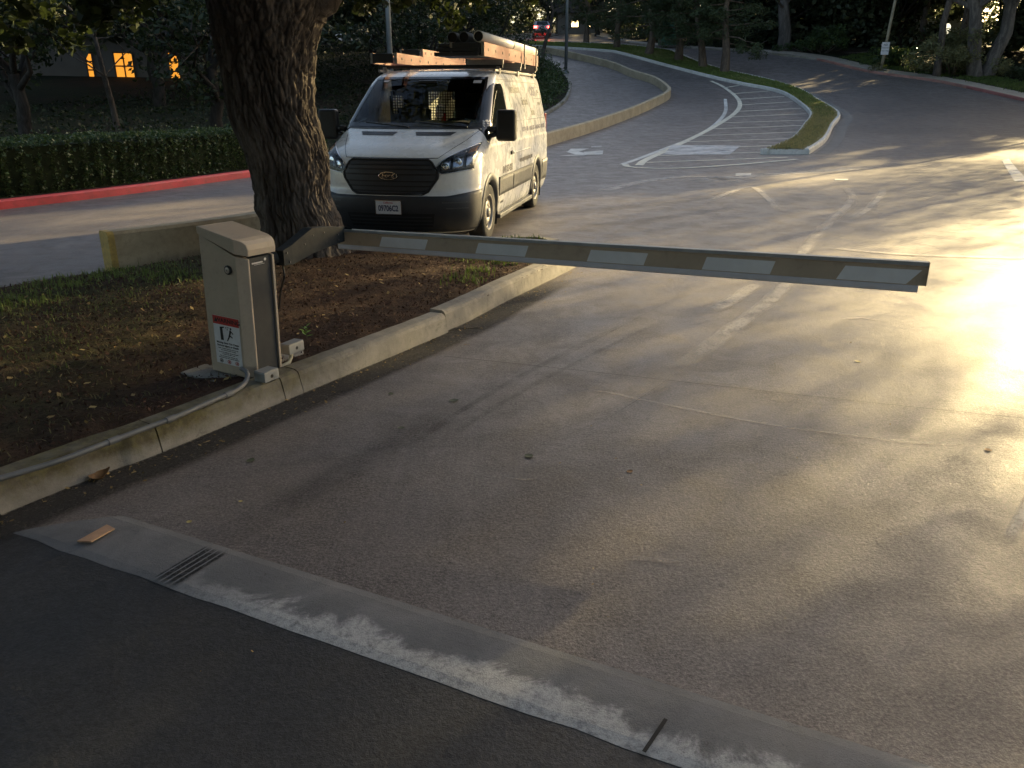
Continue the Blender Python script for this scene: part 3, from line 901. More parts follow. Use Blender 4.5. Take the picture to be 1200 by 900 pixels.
bmesh.ops.bevel(bm, geom=e, offset=.006, segments=2, affect='EDGES', profile=.6, clamp_overlap=True)
bm.to_mesh(cpo.data); bm.free()
LF = lambda x, z, y=-.0005: frame((x, y, z), (1, 0, 0), (0, 0, 1))
lm = Matrix.Translation((-.058, -.004, .648)) @ Matrix.Rotation(math.pi / 2, 4, 'X')
m = MB(); m.lathe([(0, -.004), (.025, -.004), (.027, 0), (.027, .006), (.023, .009), (.018, .009)], 28, lm); lk_ = m.build('lock', MAT['black'], bar)
m = MB(); m.lathe([(.0182, .0075), (.0178, .011), (.006, .012), (0, .012)], 24, lm); m.build('lock_face', MAT['steel'], lk_)
m = MB(); m.box((-.058, -.0165, .648), (.0025, .0012, .012)); m.build('keyhole', MAT['ink'], lk_)
# warning sign
SGN = len(bar.children)
sgo = MB().box((-.106, -.0014, .2015), (.184, .0024, .291)).build('warning_sign', MAT['signwhite'], bar)
MB().box((-.106, -.0034, .322), (.184, .0016, .050)).build('sign_header', MAT['signred'], sgo)
fr_ = LF(-.092, .322, -.0046)
text_mesh('lettering', 'WARNING', .036, fr_, MAT['ink'], sgo, bold=.0006)
m = MB(); m.prism([(-.014, -.012), (.014, -.012), (0, .013)], LF(-.176, .322, -.0042), .0008); m.build('pictogram', MAT['ink'], sgo)
m = MB()
pm = LF(-.106, .245, -.0030)
m.prism([(-.045, -.042), (-.025, -.042), (-.029, .035), (-.047, .035)], pm, .0008)
m.prism([(-.047, .028), (-.016, .034), (-.016, .042), (-.047, .037)], pm, .0008)
for q in ([(-.008, .033), (.002, .036), (.001, .041), (-.008, .038)], [(.004, .024), (.010, .024), (.010, .030), (.004, .030)], [(.008, .037), (.016, .037), (.016, .042), (.008, .042)],
          [(.026, .030), (.034, .030), (.037, .038), (.030, .043), (.024, .038)], [(.022, .026), (.032, .029), (.030, .004), (.016, -.002)], [(.030, .024), (.048, .008), (.045, .003), (.029, .016)],
          [(.016, .002), (.028, .006), (.022, -.014), (.012, -.030), (.003, -.044), (-.002, -.040), (.010, -.018)], [(.024, -.004), (.040, -.014), (.038, -.021), (.021, -.012)]):
    m.prism(q, pm, .0008)
m.build('pictogram', MAT['ink'], sgo)
rows_ = [('Moving Gate Can Cause', .0160, .186, .0004), ('Serious Injury or Death', .0160, .168, .0004), ('KEEP CLEAR! Gate may move at any', .0095, .151, 0), ('time without prior warning.', .0095, .141, 0),
         ('Do not let children operate the gate', .0095, .127, 0), ('or play in the gate area.', .0095, .117, 0), ('This entrance is for vehicles only.', .0095, .104, 0), ('Pedestrians must use separate entrance.', .0090, .094, 0)]
for t_, sz, z, bo in rows_: text_mesh('lettering', t_, sz, LF(-.106, z, -.0030), MAT['ink'], sgo, bold=bo)
for i in range(3):
    mm = frame((-.162 + i * .056, -.0030, .073), (1, 0, 0), (0, 0, 1))
    m = MB(); m.lathe([(.0125, 0), (.0125, .0008), (.0095, .0008), (.0095, 0)], 20, mm)
    m.prism([(-.006, -.004), (.004, -.006), (.006, .003), (-.002, .006)], mm, .0007)
    m.build('pictogram', MAT['signred'] if i else MAT['ink'], sgo)
SM_ = Matrix.Translation((-.122, 0, .062)) @ Matrix.Diagonal((1.16, 1, 1.02, 1)) @ Matrix.Translation((.106, 0, -.056))
for o in [sgo] + list(sgo.children): o.data.transform(SM_)
# pale print at the top of the panel
PF = lambda y, z: frame((.0365, y, z), (0, 1, 0), (0, 0, 1))
m = MB()
x0 = .088
rr = random.Random(3)
while x0 < .172:
    w = rr.uniform(.004, .008); m.prism([(0, -.004), (w, -.004), (w, .004 + rr.uniform(0, .003)), (0, .004)], PF(x0, .680), .0006); x0 += w + .0016
m.prism([(0, 0), (.08, 0), (.08, .002), (0, .002)], PF(.105, .669), .0006)
m.prism([(.009, 0), (.004, .008), (-.004, .008), (-.009, 0), (-.004, -.008), (.004, -.008)], PF(.192, .693), .0006)
m.build('maker_print', MAT['greywhite'], pn)

def world_part(mb, name, mat, parent, inv, **k):
    o = mb.build(name, mat, parent, **k)
    o.data.transform(inv)
    return o
# arm: a channel with a sloped lip, a taped face and a rubber edge below
A0, A1 = Vector((-1.205, 5.48, .88)), Vector((2.275, 4.31, .88))
ax = (A1 - A0).normalized(); az = Vector((0, 0, 1)); ay = ax.cross(az).normalized()
if ay.y > 0: ay = -ay                                                  # faces the camera side
ALEN = (A1 - A0).length
KA = lambda s: .94 + .26 * s / ALEN          # the channel hangs a little deeper towards its tip
def arm_prism(prof, s0, s1, shear=0.):
    """profile (out, up) along the arm"""
    m = MB(); V = []
    for s in (s0, s1):
        for o, h in prof: V.append(A0 + ax * (s + (shear * (h + .07)) ) + ay * o + az * h * KA(s))
    n = len(prof)
    return m.add(V, [tuple(range(n - 1, -1, -1)), tuple(range(n, 2 * n))] + [(i, (i + 1) % n, n + (i + 1) % n, n + i) for i in range(n)])
ap = [(.018, -.108), (.018, -.022), (.026, -.016), (.022, 0), (-.022, 0), (-.026, -.016), (-.018, -.022), (-.018, -.108)]
arm = world_part(arm_prism(ap, 0, ALEN, -.05), 'arm', MAT['armtan'], bar, BI)
world_part(arm_prism([(.026, -.0155), (.0225, .0012), (-.0225, .0012), (-.026, -.0155)], .0, ALEN + .001, -.05), 'top_lip', MAT['galv'], arm, BI)
world_part(arm_prism([(.014, -.142), (.020, -.134), (.020, -.112), (.014, -.106), (-.014, -.106), (-.020, -.112), (-.020, -.134), (-.014, -.142)], .02, ALEN - .035), 'rubber_edge', MAT['rubber'], arm, BI)
def on_arm(u, v=300):
    r_ = Vector(ray(u, v)); c0 = Vector(CP)
    nrm = ay
    t = (A0 + ay * .02 - c0).dot(nrm) / r_.dot(nrm)
    return (c0 + r_ * t - A0).dot(ax)
for u0, u1 in ((447, 500), (559, 617), (690, 757), (826, 907), (988, 1085)):
    s0, s1 = on_arm(u0), on_arm(u1)
    V = [A0 + ax * (s + .35 * (h + .07)) + ay * .0205 + az * h * KA(s) for s, h in ((s0, -.104), (s1, -.104), (s1, -.036), (s0, -.036))] if u0 < 900 else \
        [A0 + ax * s + ay * .0205 + az * h * KA(s) for s, h in ((s0 - .02, -.104), (s1 - .075, -.104), (s1 - .005, -.036), (s0 + .02, -.036))]
    V += [p - ay * .0022 for p in V]
    world_part(MB().add(V, [(0, 1, 2, 3), (7, 6, 5, 4), (0, 4, 5, 1), (1, 5, 6, 2), (2, 6, 7, 3), (3, 7, 4, 0)]), 'reflective_stripe', MAT['reflect'], arm, BI)
world_part(MB().box(A1 - az * .064 + ax * .001, (.004, .05, .132), Matrix((ax, -ay, az)).transposed()), 'end_cap', MAT['armtan'], arm, BI)
# bent steel bracket from the cabinet's pivot up to the arm
b0, b1 = Vector((-1.40, 4.80, 0)), Vector((-1.165, 5.46, 0))
bd_ = Vector((.36, -.13, 0)).normalized()
m = MB(); V = []
for t, h0, h1, tk in ((-.02, .765, .858, .030), (.10, .757, .876, .034), (.44, .786, .947, .034), (.75, .797, .925, .032), (1.0, .800, .897, .030), (1.10, .806, .893, .026)):
    p = b0 + (b1 - b0) * t
    if t > 1: p = b1 + ax * .06
    V += [p + bd_ * tk + az * h0, p - bd_ * tk + az * h0, p - bd_ * tk + az * h1, p + bd_ * tk + az * h1]
F = [(3, 2, 1, 0), (20, 21, 22, 23)] + [(i * 4 + j, i * 4 + (j + 1) % 4, (i + 1) * 4 + (j + 1) % 4, (i + 1) * 4 + j) for i in range(5) for j in range(4)]
br = world_part(m.add(V, F), 'arm_bracket', MAT['bracket'], bar, BI, bevel=.004)
p = b0 - (b1 - b0) * .05
m = MB(); m.tube([BM @ Vector((-.03, .232, .665)), p + az * .82], .034, 16); world_part(m, 'pivot', MAT['bracket'], bar, BI)
for t, h in ((.02, .84), (.05, .78), (.30, .86), (.44, .90), (.62, .90), (.86, .86), (.86, .825)):
    p = b0 + (b1 - b0) * t + bd_ * .036 + az * h
    m = MB(); m.tube([p - bd_ * .006, p + bd_ * .003], .006, 6); world_part(m, 'bolt', MAT['rackm'], br, BI)
m = MB()
p = b0 + Vector((.0, .02, .76))
m.tube([p, p + Vector((.01, -.02, -.06)), p + Vector((-.03, .0, -.16)), p + Vector((-.06, .03, -.28))], .007, 8)
world_part(m, 'cable', MAT['black'], br, BI)

# footing, boxes and conduit
pd = empty('concrete_footing', (-1.70, 4.62, 0), KD_ANG, label='rough concrete footing under the tan barrier cabinet', cat='footing', kind='thing')
m = MB()
o_ = [(-.30, -.16), (.05, -.20), (.095, .0), (.095, .5), (.0, .60), (-.18, .45), (-.30, .15)]
m.prism(o_, Matrix.Translation((0, 0, .02)), .119)
m.build('slab', MAT['pad'], pd, bevel=.012)
def junction(name, loc, rz, dims, label, cat):
    r = empty(name, loc, rz, label=label, cat=cat, kind='thing', group='junction boxes beside the barrier')
    MB().box((0, 0, dims[2] / 2), dims).build('housing', MAT['galv'], r, bevel=.005)
    MB().box((0, 0, dims[2] + .003), (dims[0] * .97, dims[1] * .97, .006)).build('lid', MAT['galv'], r, bevel=.002)
    m = MB(); m.lathe([(0, 0), (.011, 0), (.011, .001), (0, .001)], 14, Matrix.Translation((dims[0] / 2 + .0002, 0, dims[2] * .5)) @ Matrix.Rotation(math.pi / 2, 4, 'Y'))
    m.build('knockout', MAT['black'], r)
    return r
jp = G(313, 444, .155)
junction('junction_box', (jp[0], jp[1], .151), KD_ANG, (.085, .115, .058), 'small grey metal box on the kerb in front of the barrier panel', 'junction box')
jp = AT(343, 412, 2, .20)
jb2 = junction('junction_box', (jp.x, jp.y, .20), KD_ANG + .05, (.075, .14, .06), 'small grey metal box raised above the mulch on a cream pipe', 'junction box')
m = MB(); m.tube([(.0, -.01, .012), (.0, -.02, -.03), (.015, -.06, -.055), (.0, -.16, -.07), (-.03, -.24, -.075)], .013, 10); m.build('pipe', MAT['pvc'], jb2, smooth=True)
cpx = [(283, 432), (289, 436), (290, 443), (284, 452), (272, 460), (255, 467), (235, 476), (205, 489), (165, 504), (120, 521), (75, 538), (30, 552), (-40, 573), (-140, 610)]
zs_ = [.20, .21, .19, .17, .165, .165] + [.165] * 8
pts = [AT(u, v, 2, z) for (u, v), z in zip(cpx, zs_)]
cn = empty('conduit', tuple(pts[4]), 0, label='grey conduit pipe running along the kerb from the tan cabinet', cat='conduit', kind='thing')
ci = Matrix.Translation(-pts[4])
L_ = smooth_line([(p.x, p.y, p.z) for p in pts], .03)
world_part(MB().tube([tuple(p) for p in L_], .0135, 12), 'pipe', MAT['conduit'], cn, ci, smooth=True)
for u, v in ((272, 460), (140, 514), (205, 489)):
    p = AT(u, v, 2, .165)
    j = int(np.argmin(np.linalg.norm(L_ - np.array(p), axis=1)))
    world_part(MB().tube([tuple(L_[j]), tuple(L_[j + 1]), tuple(L_[j + 2])], .0175, 12), 'coupling', MAT['conduit'], cn, ci)

# ---------------------------------------------------------------- litter on the road
cbp = [G(90, 637, .012), G(97, 630, .012), (0, 0), (0, 0)]
q = [Vector((*G(u, v, .014), .024)) for u, v in ((91, 638), (126, 618.5), (135, 623), (108, 638.5))]
cb = MB().add([p for p in q] + [p + Vector((0, 0, .007)) for p in q], [(3, 2, 1, 0), (4, 5, 6, 7), (0, 1, 5, 4), (1, 2, 6, 5), (2, 3, 7, 6), (3, 0, 4, 7)])
# origin at its own place
ctr = sum((p for p in q), Vector()) / 4
o = cb.build('cardboard_scrap', plain('brown_cardboard', (.42, .26, .16), .8, var=.12, scale=30, bump=.2, bscale=200), bevel=.001, kind='thing', label='flat piece of brown cardboard lying on the concrete strip', cat='cardboard')
o.data.transform(Matrix.Translation(-ctr)); o.location = ctr
def curled_leaf(name, loc, s, rz, mat, label, cat='leaf', curl=.5, group=None):
    m = MB(); rows = []
    for i in range(7):
        t = i / 6; w = .45 * math.sin(math.pi * (.08 + .88 * t)) ** .8
        rows.append([(s * (t - .5), s * w * c, s * curl * ((t - .4) ** 2 + .8 * (w * c) ** 2)) for c in (-1, -.5, 0, .5, 1)])
    m.grid(rows)
    o = m.build(name, mat, smooth=True, kind='thing', label=label, cat=cat, group=group)
    o.location = loc; o.rotation_euler = (0, 0, rz)
    return o
bl = plain('brown_leaf', (.28, .15, .06), .7, var=.4, scale=30)
gl_ = plain('green_leaf', (.075, .085, .045), .6, var=.3, scale=30)
yl_ = plain('yellow_leaf', (.42, .34, .12), .6, var=.3, scale=30)
x, y = G(118, 562); curled_leaf('dry_leaf', (x, y, .008), .095, .6, bl, 'large curled brown leaf in the gutter below the mossy kerb', curl=1.3)
lv = [(532, 470, gl_, .09, 'green leaf spray on the road below the kerb bend'), (458, 462, gl_, .06, 'pale green leaf near the dark gutter by the kerb'), (470, 502, gl_, .06, 'dull green leaf on the dark road beyond the barrier cabinet'),
      (222, 612, yl_, .04, 'small yellow leaf on the road above the strip by the cardboard'), (294, 540, gl_, .07, 'green leaf on the road between the kerb and concrete strip'), (282, 588, yl_, .03, 'tiny yellow leaf in the middle of the dark near road'),
      (620, 535, gl_, .08, 'dark leaf beside the straight pale scuff on the road'), (738, 553, bl, .05, 'dark brown leaf out on the pale concrete road'), (1005, 424, yl_, .06, 'pale leaf on the sunny road below the barrier arm'),
      (1158, 528, bl, .06, 'dark leaf in the sunlit patch of road'), (10, 716, yl_, .035, 'yellow leaf on the dark asphalt nearest the camera'), (120, 692, yl_, .025, 'tiny pale leaf on dark asphalt below the cardboard'),
      (1070, 300, bl, .06, 'brown leaf on the road just beyond the arm tip'), (785, 328, yl_, .04, 'yellow leaf on the road under the barrier arm'), (457, 430, yl_, .05, 'yellow leaf at the dirty foot of the kerb')]
for i, (u, v, mt, s, lab) in enumerate(lv):
    x, y = G(u, v); curled_leaf('fallen_leaf', (x, y, .0025), s * .65, i * 1.9, mt, lab, curl=.28, group='leaves lying on the road')
sp = empty('seedling', (AT(358, 386, 2, .2).x, AT(358, 386, 2, .2).y, .12), 0, label='small bright green seedling in the mulch beside the cabinet', cat='seedling', kind='thing')
m = MB(); m.tube([(0, 0, 0), (.005, 0, .05), (0, .005, .09)], .003, 6); m.build('stem', gl_, sp)
sm_ = plain('fresh_green_leaf', (.20, .34, .06), .5, var=.2, scale=30)
for i in range(9):
    a = i * 2.4; el = .1 + .12 * (i % 3); s = .055
    M_ = Matrix.Translation((0, 0, .03 + .008 * i)) @ Matrix.Rotation(a, 4, 'Z') @ Matrix.Rotation(-el * 2, 4, 'Y')
    m = MB(); V = [M_ @ Vector(p) for p in ((0, 0, 0), (s * .4, s * .22, .004), (s, 0, 0), (s * .4, -s * .22, .004))]
    m.add(V, [(0, 1, 2, 3)]); m.build('leaf', sm_, sp)

# ---------------------------------------------------------------- white van
def pchip(xs, ys):
    xs = np.array(xs, float); ys = np.array(ys, float)
    h = np.diff(xs); d = np.diff(ys) / h
    m = np.zeros(len(xs)); m[0], m[-1] = d[0], d[-1]
    for i in range(1, len(xs) - 1):
        if d[i - 1] * d[i] > 0:
            w1 = 2 * h[i] + h[i - 1]; w2 = h[i] + 2 * h[i - 1]
            m[i] = (w1 + w2) / (w1 / d[i - 1] + w2 / d[i])
    def f(x):
        x = np.clip(np.asarray(x, float), xs[0], xs[-1])
        i = np.clip(np.searchsorted(xs, x, 'right') - 1, 0, len(h) - 1)
        t = (x - xs[i]) / h[i]
        return (2 * t ** 3 - 3 * t ** 2 + 1) * ys[i] + (t ** 3 - 2 * t ** 2 + t) * h[i] * m[i] + (-2 * t ** 3 + 3 * t ** 2) * ys[i + 1] + (t ** 3 - t ** 2) * h[i] * m[i + 1]
    return f
_xf = pchip([.20, .27, .40, .53, .62, .66, .70, .80, .95, 1.03, 1.07, 1.11, 1.17, 1.23, 1.30, 1.345, 1.38, 1.70, 1.95, 1.99, 2.03, 2.06, 2.085],
            [.84, .91, .975, 1.0, 1.0, .985, .965, .96, .945, .915, .87, .79, .655, .49, .31, .20, .125, -.345, -.74, -.84, -.99, -1.18, -1.55])
_w = pchip([.20, .27, .36, .50, .75, 1.0, 1.14, 1.17, 1.22, 1.30, 1.40, 1.50, 1.70, 1.90, 1.97, 2.02, 2.05, 2.07, 2.085],
           [.88, .93, .955, .972, .985, .985, .983, .972, .968, .962, .945, .925, .885, .842, .822, .792, .755, .70, .60])
_cr = pchip([.20, .60, .72, 1.0, 1.20, 1.35, 1.45, 1.95, 2.085], [.50, .52, .58, .62, .58, .42, .30, .26, .25])
_p = pchip([.20, .70, 1.1, 1.40, 2.085], [2.5, 2.5, 2.5, 2.3, 2.4])
XR = -4.40
def front_x(y, z):
    r = np.clip(np.abs(y) / _w(z), 0, 1)
    return _xf(z) - _cr(z) * (1 - (1 - r ** _p(z)) ** (1 / _p(z)))
def side_y(x, z):
    """half width at a place along the side, front corner included"""
    k = np.clip((_xf(z) - np.asarray(x, float)) / _cr(z), 0, 1)
    return _w(z) * (1 - (1 - k) ** _p(z)) ** (1 / _p(z))
zz_ = np.r_[np.arange(.20, 1.12, .02), np.arange(1.12, 1.46, .01), np.arange(1.46, 1.97, .02), np.arange(1.97, 2.086, .0115), [2.085]]
zz_ = np.unique(np.round(zz_, 4))
def contour(z):
    w, xf, cr, p = float(_w(z)), float(_xf(z)), float(_cr(z)), float(_p(z))
    a = np.linspace(0, math.pi / 2, 40)
    fr = np.c_[xf - cr * (1 - np.cos(a) ** (2 / p)), w * np.sin(a) ** (2 / p)]
    inset = (.985 - w) * .55
    xr = XR + inset; rr_ = .16
    sd_ = np.linspace(xf - cr, xr + rr_, 92)[1:]
    sdp = np.c_[sd_, np.full(len(sd_), w)]
    b = np.linspace(0, math.pi / 2, 8)[1:]
    rc = np.c_[xr + rr_ - rr_ * np.sin(b), w - rr_ + rr_ * np.cos(b)]
    e = np.linspace(w - rr_, 0, 13)[1:]
    re = np.c_[np.full(12, xr), e]
    half = np.r_[fr, sdp, rc, re]
    return half
halves = [contour(z) for z in zz_]
nh = len(halves[0])
NF, NS = 40, 91
V = []
for h, z in zip(halves, zz_):
    V += [(x, y, z) for x, y in h] + [(x, -y, z) for x, y in h[-2:0:-1]]
nc = 2 * nh - 2
F = []
WX = (0.0, -3.30)
for i in range(len(zz_) - 1):
    zc = (zz_[i] + zz_[i + 1]) / 2
    for j in range(nc):
        k = (j + 1) % nc
        a, b, c, d = i * nc + j, i * nc + k, (i + 1) * nc + k, (i + 1) * nc + j
        xc = (V[a][0] + V[c][0]) / 2; yc = (V[a][1] + V[c][1]) / 2
        if abs(yc) > .6 and any((xc - wx) ** 2 + (zc - .36) ** 2 < .435 ** 2 for wx in WX): continue
        if 1.40 < zc < 1.945 and abs(yc) < .895 * float(_w(zc)) and xc > float(_xf(zc)) - .28 and xc > -1.3: continue
        if 1.28 < zc < 1.82 and xc < XR + .1 and .08 < abs(yc) < .70: continue
        F.append((a, b, c, d))
top = (len(zz_) - 1) * nc
cidx = len(V); V.append((-2.8, 0, 2.094))
F += [(top + j, top + (j + 1) % nc, cidx) for j in range(nc)]
VAN_O, VAN_A = (-1.23, 10.41, 0), math.atan2(-.979, -.204)
van = empty('parked_van', VAN_O, VAN_A, label='white work van parked behind the tree with ladders on its roof rack', cat='van', kind='thing')
MAT['vanwhite'] = plain('white_van_paint', (.72, .71, .68), .28, var=.03, scale=3, coat=.6, dirt=((.6, .57, .52), .06))
MAT['clad'] = plain('grey_plastic_cladding', (.060, .062, .066), .5, var=.12, scale=8, bump=.1, bscale=300)
MAT['bumper'] = plain('dark_bumper_plastic', (.030, .032, .037), .48, var=.12, scale=8, bump=.1, bscale=300)
MAT['vglass'] = glass('windshield_glass', (.86, .90, .84), .02)
MAT['clearglass'] = glass('rear_glass', (.97, .98, .97), .02)
MAT['dglass'] = plain('dark_side_glass', (.010, .012, .012), .05, var=.05, spec=.6)
MAT['frit'] = plain('black_glass_border', (.010, .010, .011), .15, var=.05)
MAT['rubberblk'] = plain('tyre_rubber', (.022, .022, .023), .85, var=.25, scale=20, dirt=((.06, .055, .05), .6))
MAT['rim'] = plain('painted_steel_wheel', (.22, .21, .20), .5, .5, var=.15, scale=14, dirt=((.14, .12, .10), .6))
MAT['cabin'] = plain('dark_cabin_trim', (.030, .028, .024), .8, var=.2)
MAT['dash'] = plain('olive_dash_cover', (.22, .16, .06), .8, var=.25, scale=9)
MAT['seat'] = plain('grey_seat_cloth', (.055, .055, .052), .9, var=.2)
MAT['chrome'] = plain('chrome', (.62, .63, .65), .12, 1., var=.05)
MAT['lens'] = glass('headlight_lens', (.88, .90, .92), .03)
MAT['lampin'] = plain('lamp_reflector', (.30, .32, .36), .18, .85, var=.25, scale=26)
MAT['lampdark'] = plain('lamp_housing', (.03, .032, .036), .3, var=.3)
MAT['amber'] = plain('amber_lens', (.45, .16, .02), .25, var=.1)
body = link('body', np_mesh('van_body', np.array(V, float), np.array([f if len(f) == 4 else f + (f[2],) for f in F[:-nc]])), MAT['vanwhite'], van, smooth=True)
rf = MB().add([V[top + j] for j in range(nc)] + [V[cidx]], [(j, (j + 1) % nc, nc) for j in range(nc)])
rf.build('roof', MAT['vanwhite'], van, smooth=True)

def front_patch(y0, y1, z0, z1, off, ny=16, nz=8, frac=False, closed=0.):
    """patch of the nose, pushed out; y0(z), y1(z) may be functions"""
    fy0 = y0 if callable(y0) else (lambda z: y0); fy1 = y1 if callable(y1) else (lambda z: y1)
    rows = []
    for z in np.linspace(z0, z1, nz + 1):
        r = []
        for t in np.linspace(0, 1, ny + 1):
            y = fy0(z) + (fy1(z) - fy0(z)) * t
            e = .004
            nx = np.array([1, -(front_x(abs(y) + e, z) - front_x(max(abs(y) - e, 0), z)) / (2 * e) * (1 if y >= 0 else -1), -(front_x(y, z + e) - front_x(y, z - e)) / (2 * e)])
            nx = nx / np.linalg.norm(nx)
            r.append((float(front_x(y, z)) + nx[0] * off, y + nx[1] * off, z + nx[2] * off))
        rows.append(r)
    return MB().grid(rows)
def side_patch(x0, x1, z0, z1, off, sgn=1, nx=20, nz=8):
    f0 = x0 if callable(x0) else (lambda z: x0); f1 = x1 if callable(x1) else (lambda z: x1)
    rows = []
    for z in np.linspace(z0, z1, nz + 1):
        rows.append([(x, sgn * (float(side_y(x, z)) + off), z) for x in np.linspace(f0(z), f1(z), nx + 1)])
    m = MB().grid(rows)
    if sgn > 0: m.f = [f[::-1] for f in m.f]
    return m
def solid(mb, t=.01, axis=None):
    """gives an open patch an edge turned inward, so that it reads as a plate"""
    me = mb.mesh('t'); bm = bmesh.new(); bm.from_mesh(me)
    bmesh.ops.recalc_face_normals(bm, faces=bm.faces)
    be = [e for e in bm.edges if e.is_boundary]
    r = bmesh.ops.extrude_edge_only(bm, edges=be)
    for v in [v for v in r['geom'] if isinstance(v, bmesh.types.BMVert)]:
        if axis == 'x': v.co.x -= t
        else: v.co.y -= t * (1 if v.co.y > 0 else -1)
    bm.to_mesh(me); bm.free()
    out = MB(); out.v = [tuple(v.co) for v in me.vertices]; out.f = [tuple(p.vertices) for p in me.polygons]
    bpy.data.meshes.remove(me)
    return out
FZ = lambda a, b: (lambda z: a + (b - a) * z)
# windshield and its black border
wf = lambda f: (lambda z: f * float(_w(z)))
ws_ = front_patch(wf(-.905), wf(.905), 1.395, 1.952, .002, 30, 14).build('windshield', MAT['vglass'], van, smooth=True)
fb = MB()
for a in (front_patch(wf(-.915), wf(-.875), 1.38, 1.965, .006, 2, 14), front_patch(wf(.875), wf(.915), 1.38, 1.965, .006, 2, 14), front_patch(wf(-.915), wf(.915), 1.374, 1.418, .007, 30, 2), front_patch(wf(-.915), wf(.915), 1.935, 1.966, .007, 30, 2)):
    fb.add(a.v, a.f)
fb.build('frit', MAT['frit'], ws_, smooth=True)
front_patch(-.62, -.54, 1.90, 1.925, .009, 2, 2).build('sticker', MAT['signwhite'], ws_)
front_patch(.60, .70, 1.885, 1.92, .009, 2, 2).build('sticker', MAT['greywhite'], ws_)
for y0, y1, zz0 in ((.70, .10, 1.40), (-.02, -.62, 1.40)):
    pts = [(float(front_x(y, z)) + .018, y, z) for y, z in zip(np.linspace(y0, y1, 9), np.linspace(1.38, zz0 + .03, 9))]
    w_ = MB().tube(pts, .007, 6).build('wiper', MAT['black'], van)
    MB().tube([pts[0], (pts[0][0] + .02, pts[0][1], pts[0][2] - .012)], .014, 8).build('wiper_pivot', MAT['black'], w_)
# cowl, hood lines and vents
front_patch(wf(-.90), wf(.90), 1.352, 1.380, .004, 30, 2).build('cowl', MAT['black'], van, smooth=True)
for s in (-1, 1):
    v_ = solid(front_patch(lambda z: s * (.15 - .03 * (z - 1.285) / .03), lambda z: s * (.56 + .04 * (z - 1.285) / .03), 1.285, 1.322, .004, 12, 2), .006, 'x').build('hood_vent', MAT['black'], van)
    for k in range(5):
        y = s * (.20 + .08 * k)
        front_patch(y - .004, y + .004, 1.288, 1.319, .0065, 1, 2).build('slat', MAT['bumper'], v_)
ln = MB()
for s in (-1, 1):
    for z in np.linspace(1.06, 1.34, 14)[:-1]:
        yy = lambda q: s * (.56 + 1.15 * (q - 1.06) if q < 1.23 else .755 + .9 * (q - 1.23))
        z2 = z + .28 / 13
        a = front_patch(lambda q: yy(q) - .004, lambda q: yy(q) + .004, z, z2, .0015, 1, 2); ln.add(a.v, a.f)
a = front_patch(-.56, .56, 1.057, 1.063, .0015, 20, 1); ln.add(a.v, a.f)
ln.build('hood_gap', MAT['frit'], van)
# grille
def gw(z):
    pts = ((.665, .40), (.69, .46), (.85, .575), (.91, .575), (1.02, .50), (1.045, .46))
    return float(np.interp(z, [p[0] for p in pts], [p[1] for p in pts]))
gr = solid(front_patch(lambda z: -gw(z), lambda z: gw(z), .665, 1.045, .004, 28, 18), .02, 'x').build('grille', MAT['bumper'], van, smooth=False)
rim_ = MB()
gs = [(gw(z), z) for z in np.linspace(.665, 1.045, 14)]
loop = [(y, z) for y, z in gs] + [(-y, z) for y, z in gs[::-1]]
loop = loop + [loop[0]]
rp = []
for (y0, z0), (y1, z1) in zip(loop[:-1], loop[1:]):
    for t in np.linspace(0, 1, 5)[:-1]:
        y, z = y0 + (y1 - y0) * t, z0 + (z1 - z0) * t
        rp.append((float(front_x(y, z)) + .006, y, z))
rp.append(rp[0])
MB().tube(rp, .014, 8).build('grille_frame', MAT['black'], gr, smooth=True)
for k, z in enumerate((.72, .775, .83, .905, .962, 1.005)):
    w_ = gw(z) - .03
    front_patch(-w_, w_, z - .014, z + .012, .020, 24, 2).build('grille_bar', MAT['bumper'], gr, smooth=True)
    front_patch(-w_, w_, z - .031, z - .017, .008, 24, 1).build('grille_slot', MAT['ink'], gr)
ox = float(front_x(0, .868)) + .022
om = frame((ox, 0, .868), (0, 1, 0), (-.08, 0, 1))
el = [(.115 * math.cos(t), .046 * math.sin(t)) for t in np.linspace(0, 2 * math.pi, 40, endpoint=False)]
eb = MB(); eb.prism([(x * 1.0, y * 1.0) for x, y in el], om, .012); bd = eb.build('badge', MAT['chrome'], gr, bevel=.003)
eb = MB(); eb.prism([(x * .91, y * .85) for x, y in el], om @ Matrix.Translation((0, 0, .012)), .002); eb.build('badge_field', plain('badge_navy', (.02, .022, .028), .25, var=.05), bd)
text_mesh('badge_script', 'Ford', .060, om @ Matrix.Translation((0, .002, .0145)), MAT['chrome'], bd, sx=1.25)
# lower bumper in dark plastic
bz = lambda: None
bp = MB()
rows = []
for z in np.linspace(.215, .645, 12):
    y_e = float(side_y(.44, z))
    a = np.linspace(-1, 1, 61)
    xs = []
    row = []
    for t in a:
        y = math.copysign(min(abs(t) ** .8, 1) * y_e, t)
        zt = z + (.05 * max(0, (abs(t) - .62) / .38) if z > .6 else 0)
        row.append((float(front_x(y, zt)) + .012 * (1 if abs(t) < .9 else .6), y * 1.012, zt))
    rows.append(row)
bp.grid(rows)
bumper = solid(bp, .02, 'x').build('bumper', MAT['bumper'], van, smooth=True)
solid(front_patch(lambda z: -.50 - .25 * (z - .30), lambda z: .50 + .25 * (z - .30), .29, .45, .016, 24, 4), .01, 'x').build('air_intake', MAT['ink'], bumper)
for z in (.33, .37, .41):
    front_patch(-.50, .50, z - .008, z + .008, .022, 24, 1).build('intake_bar', MAT['bumper'], bumper)
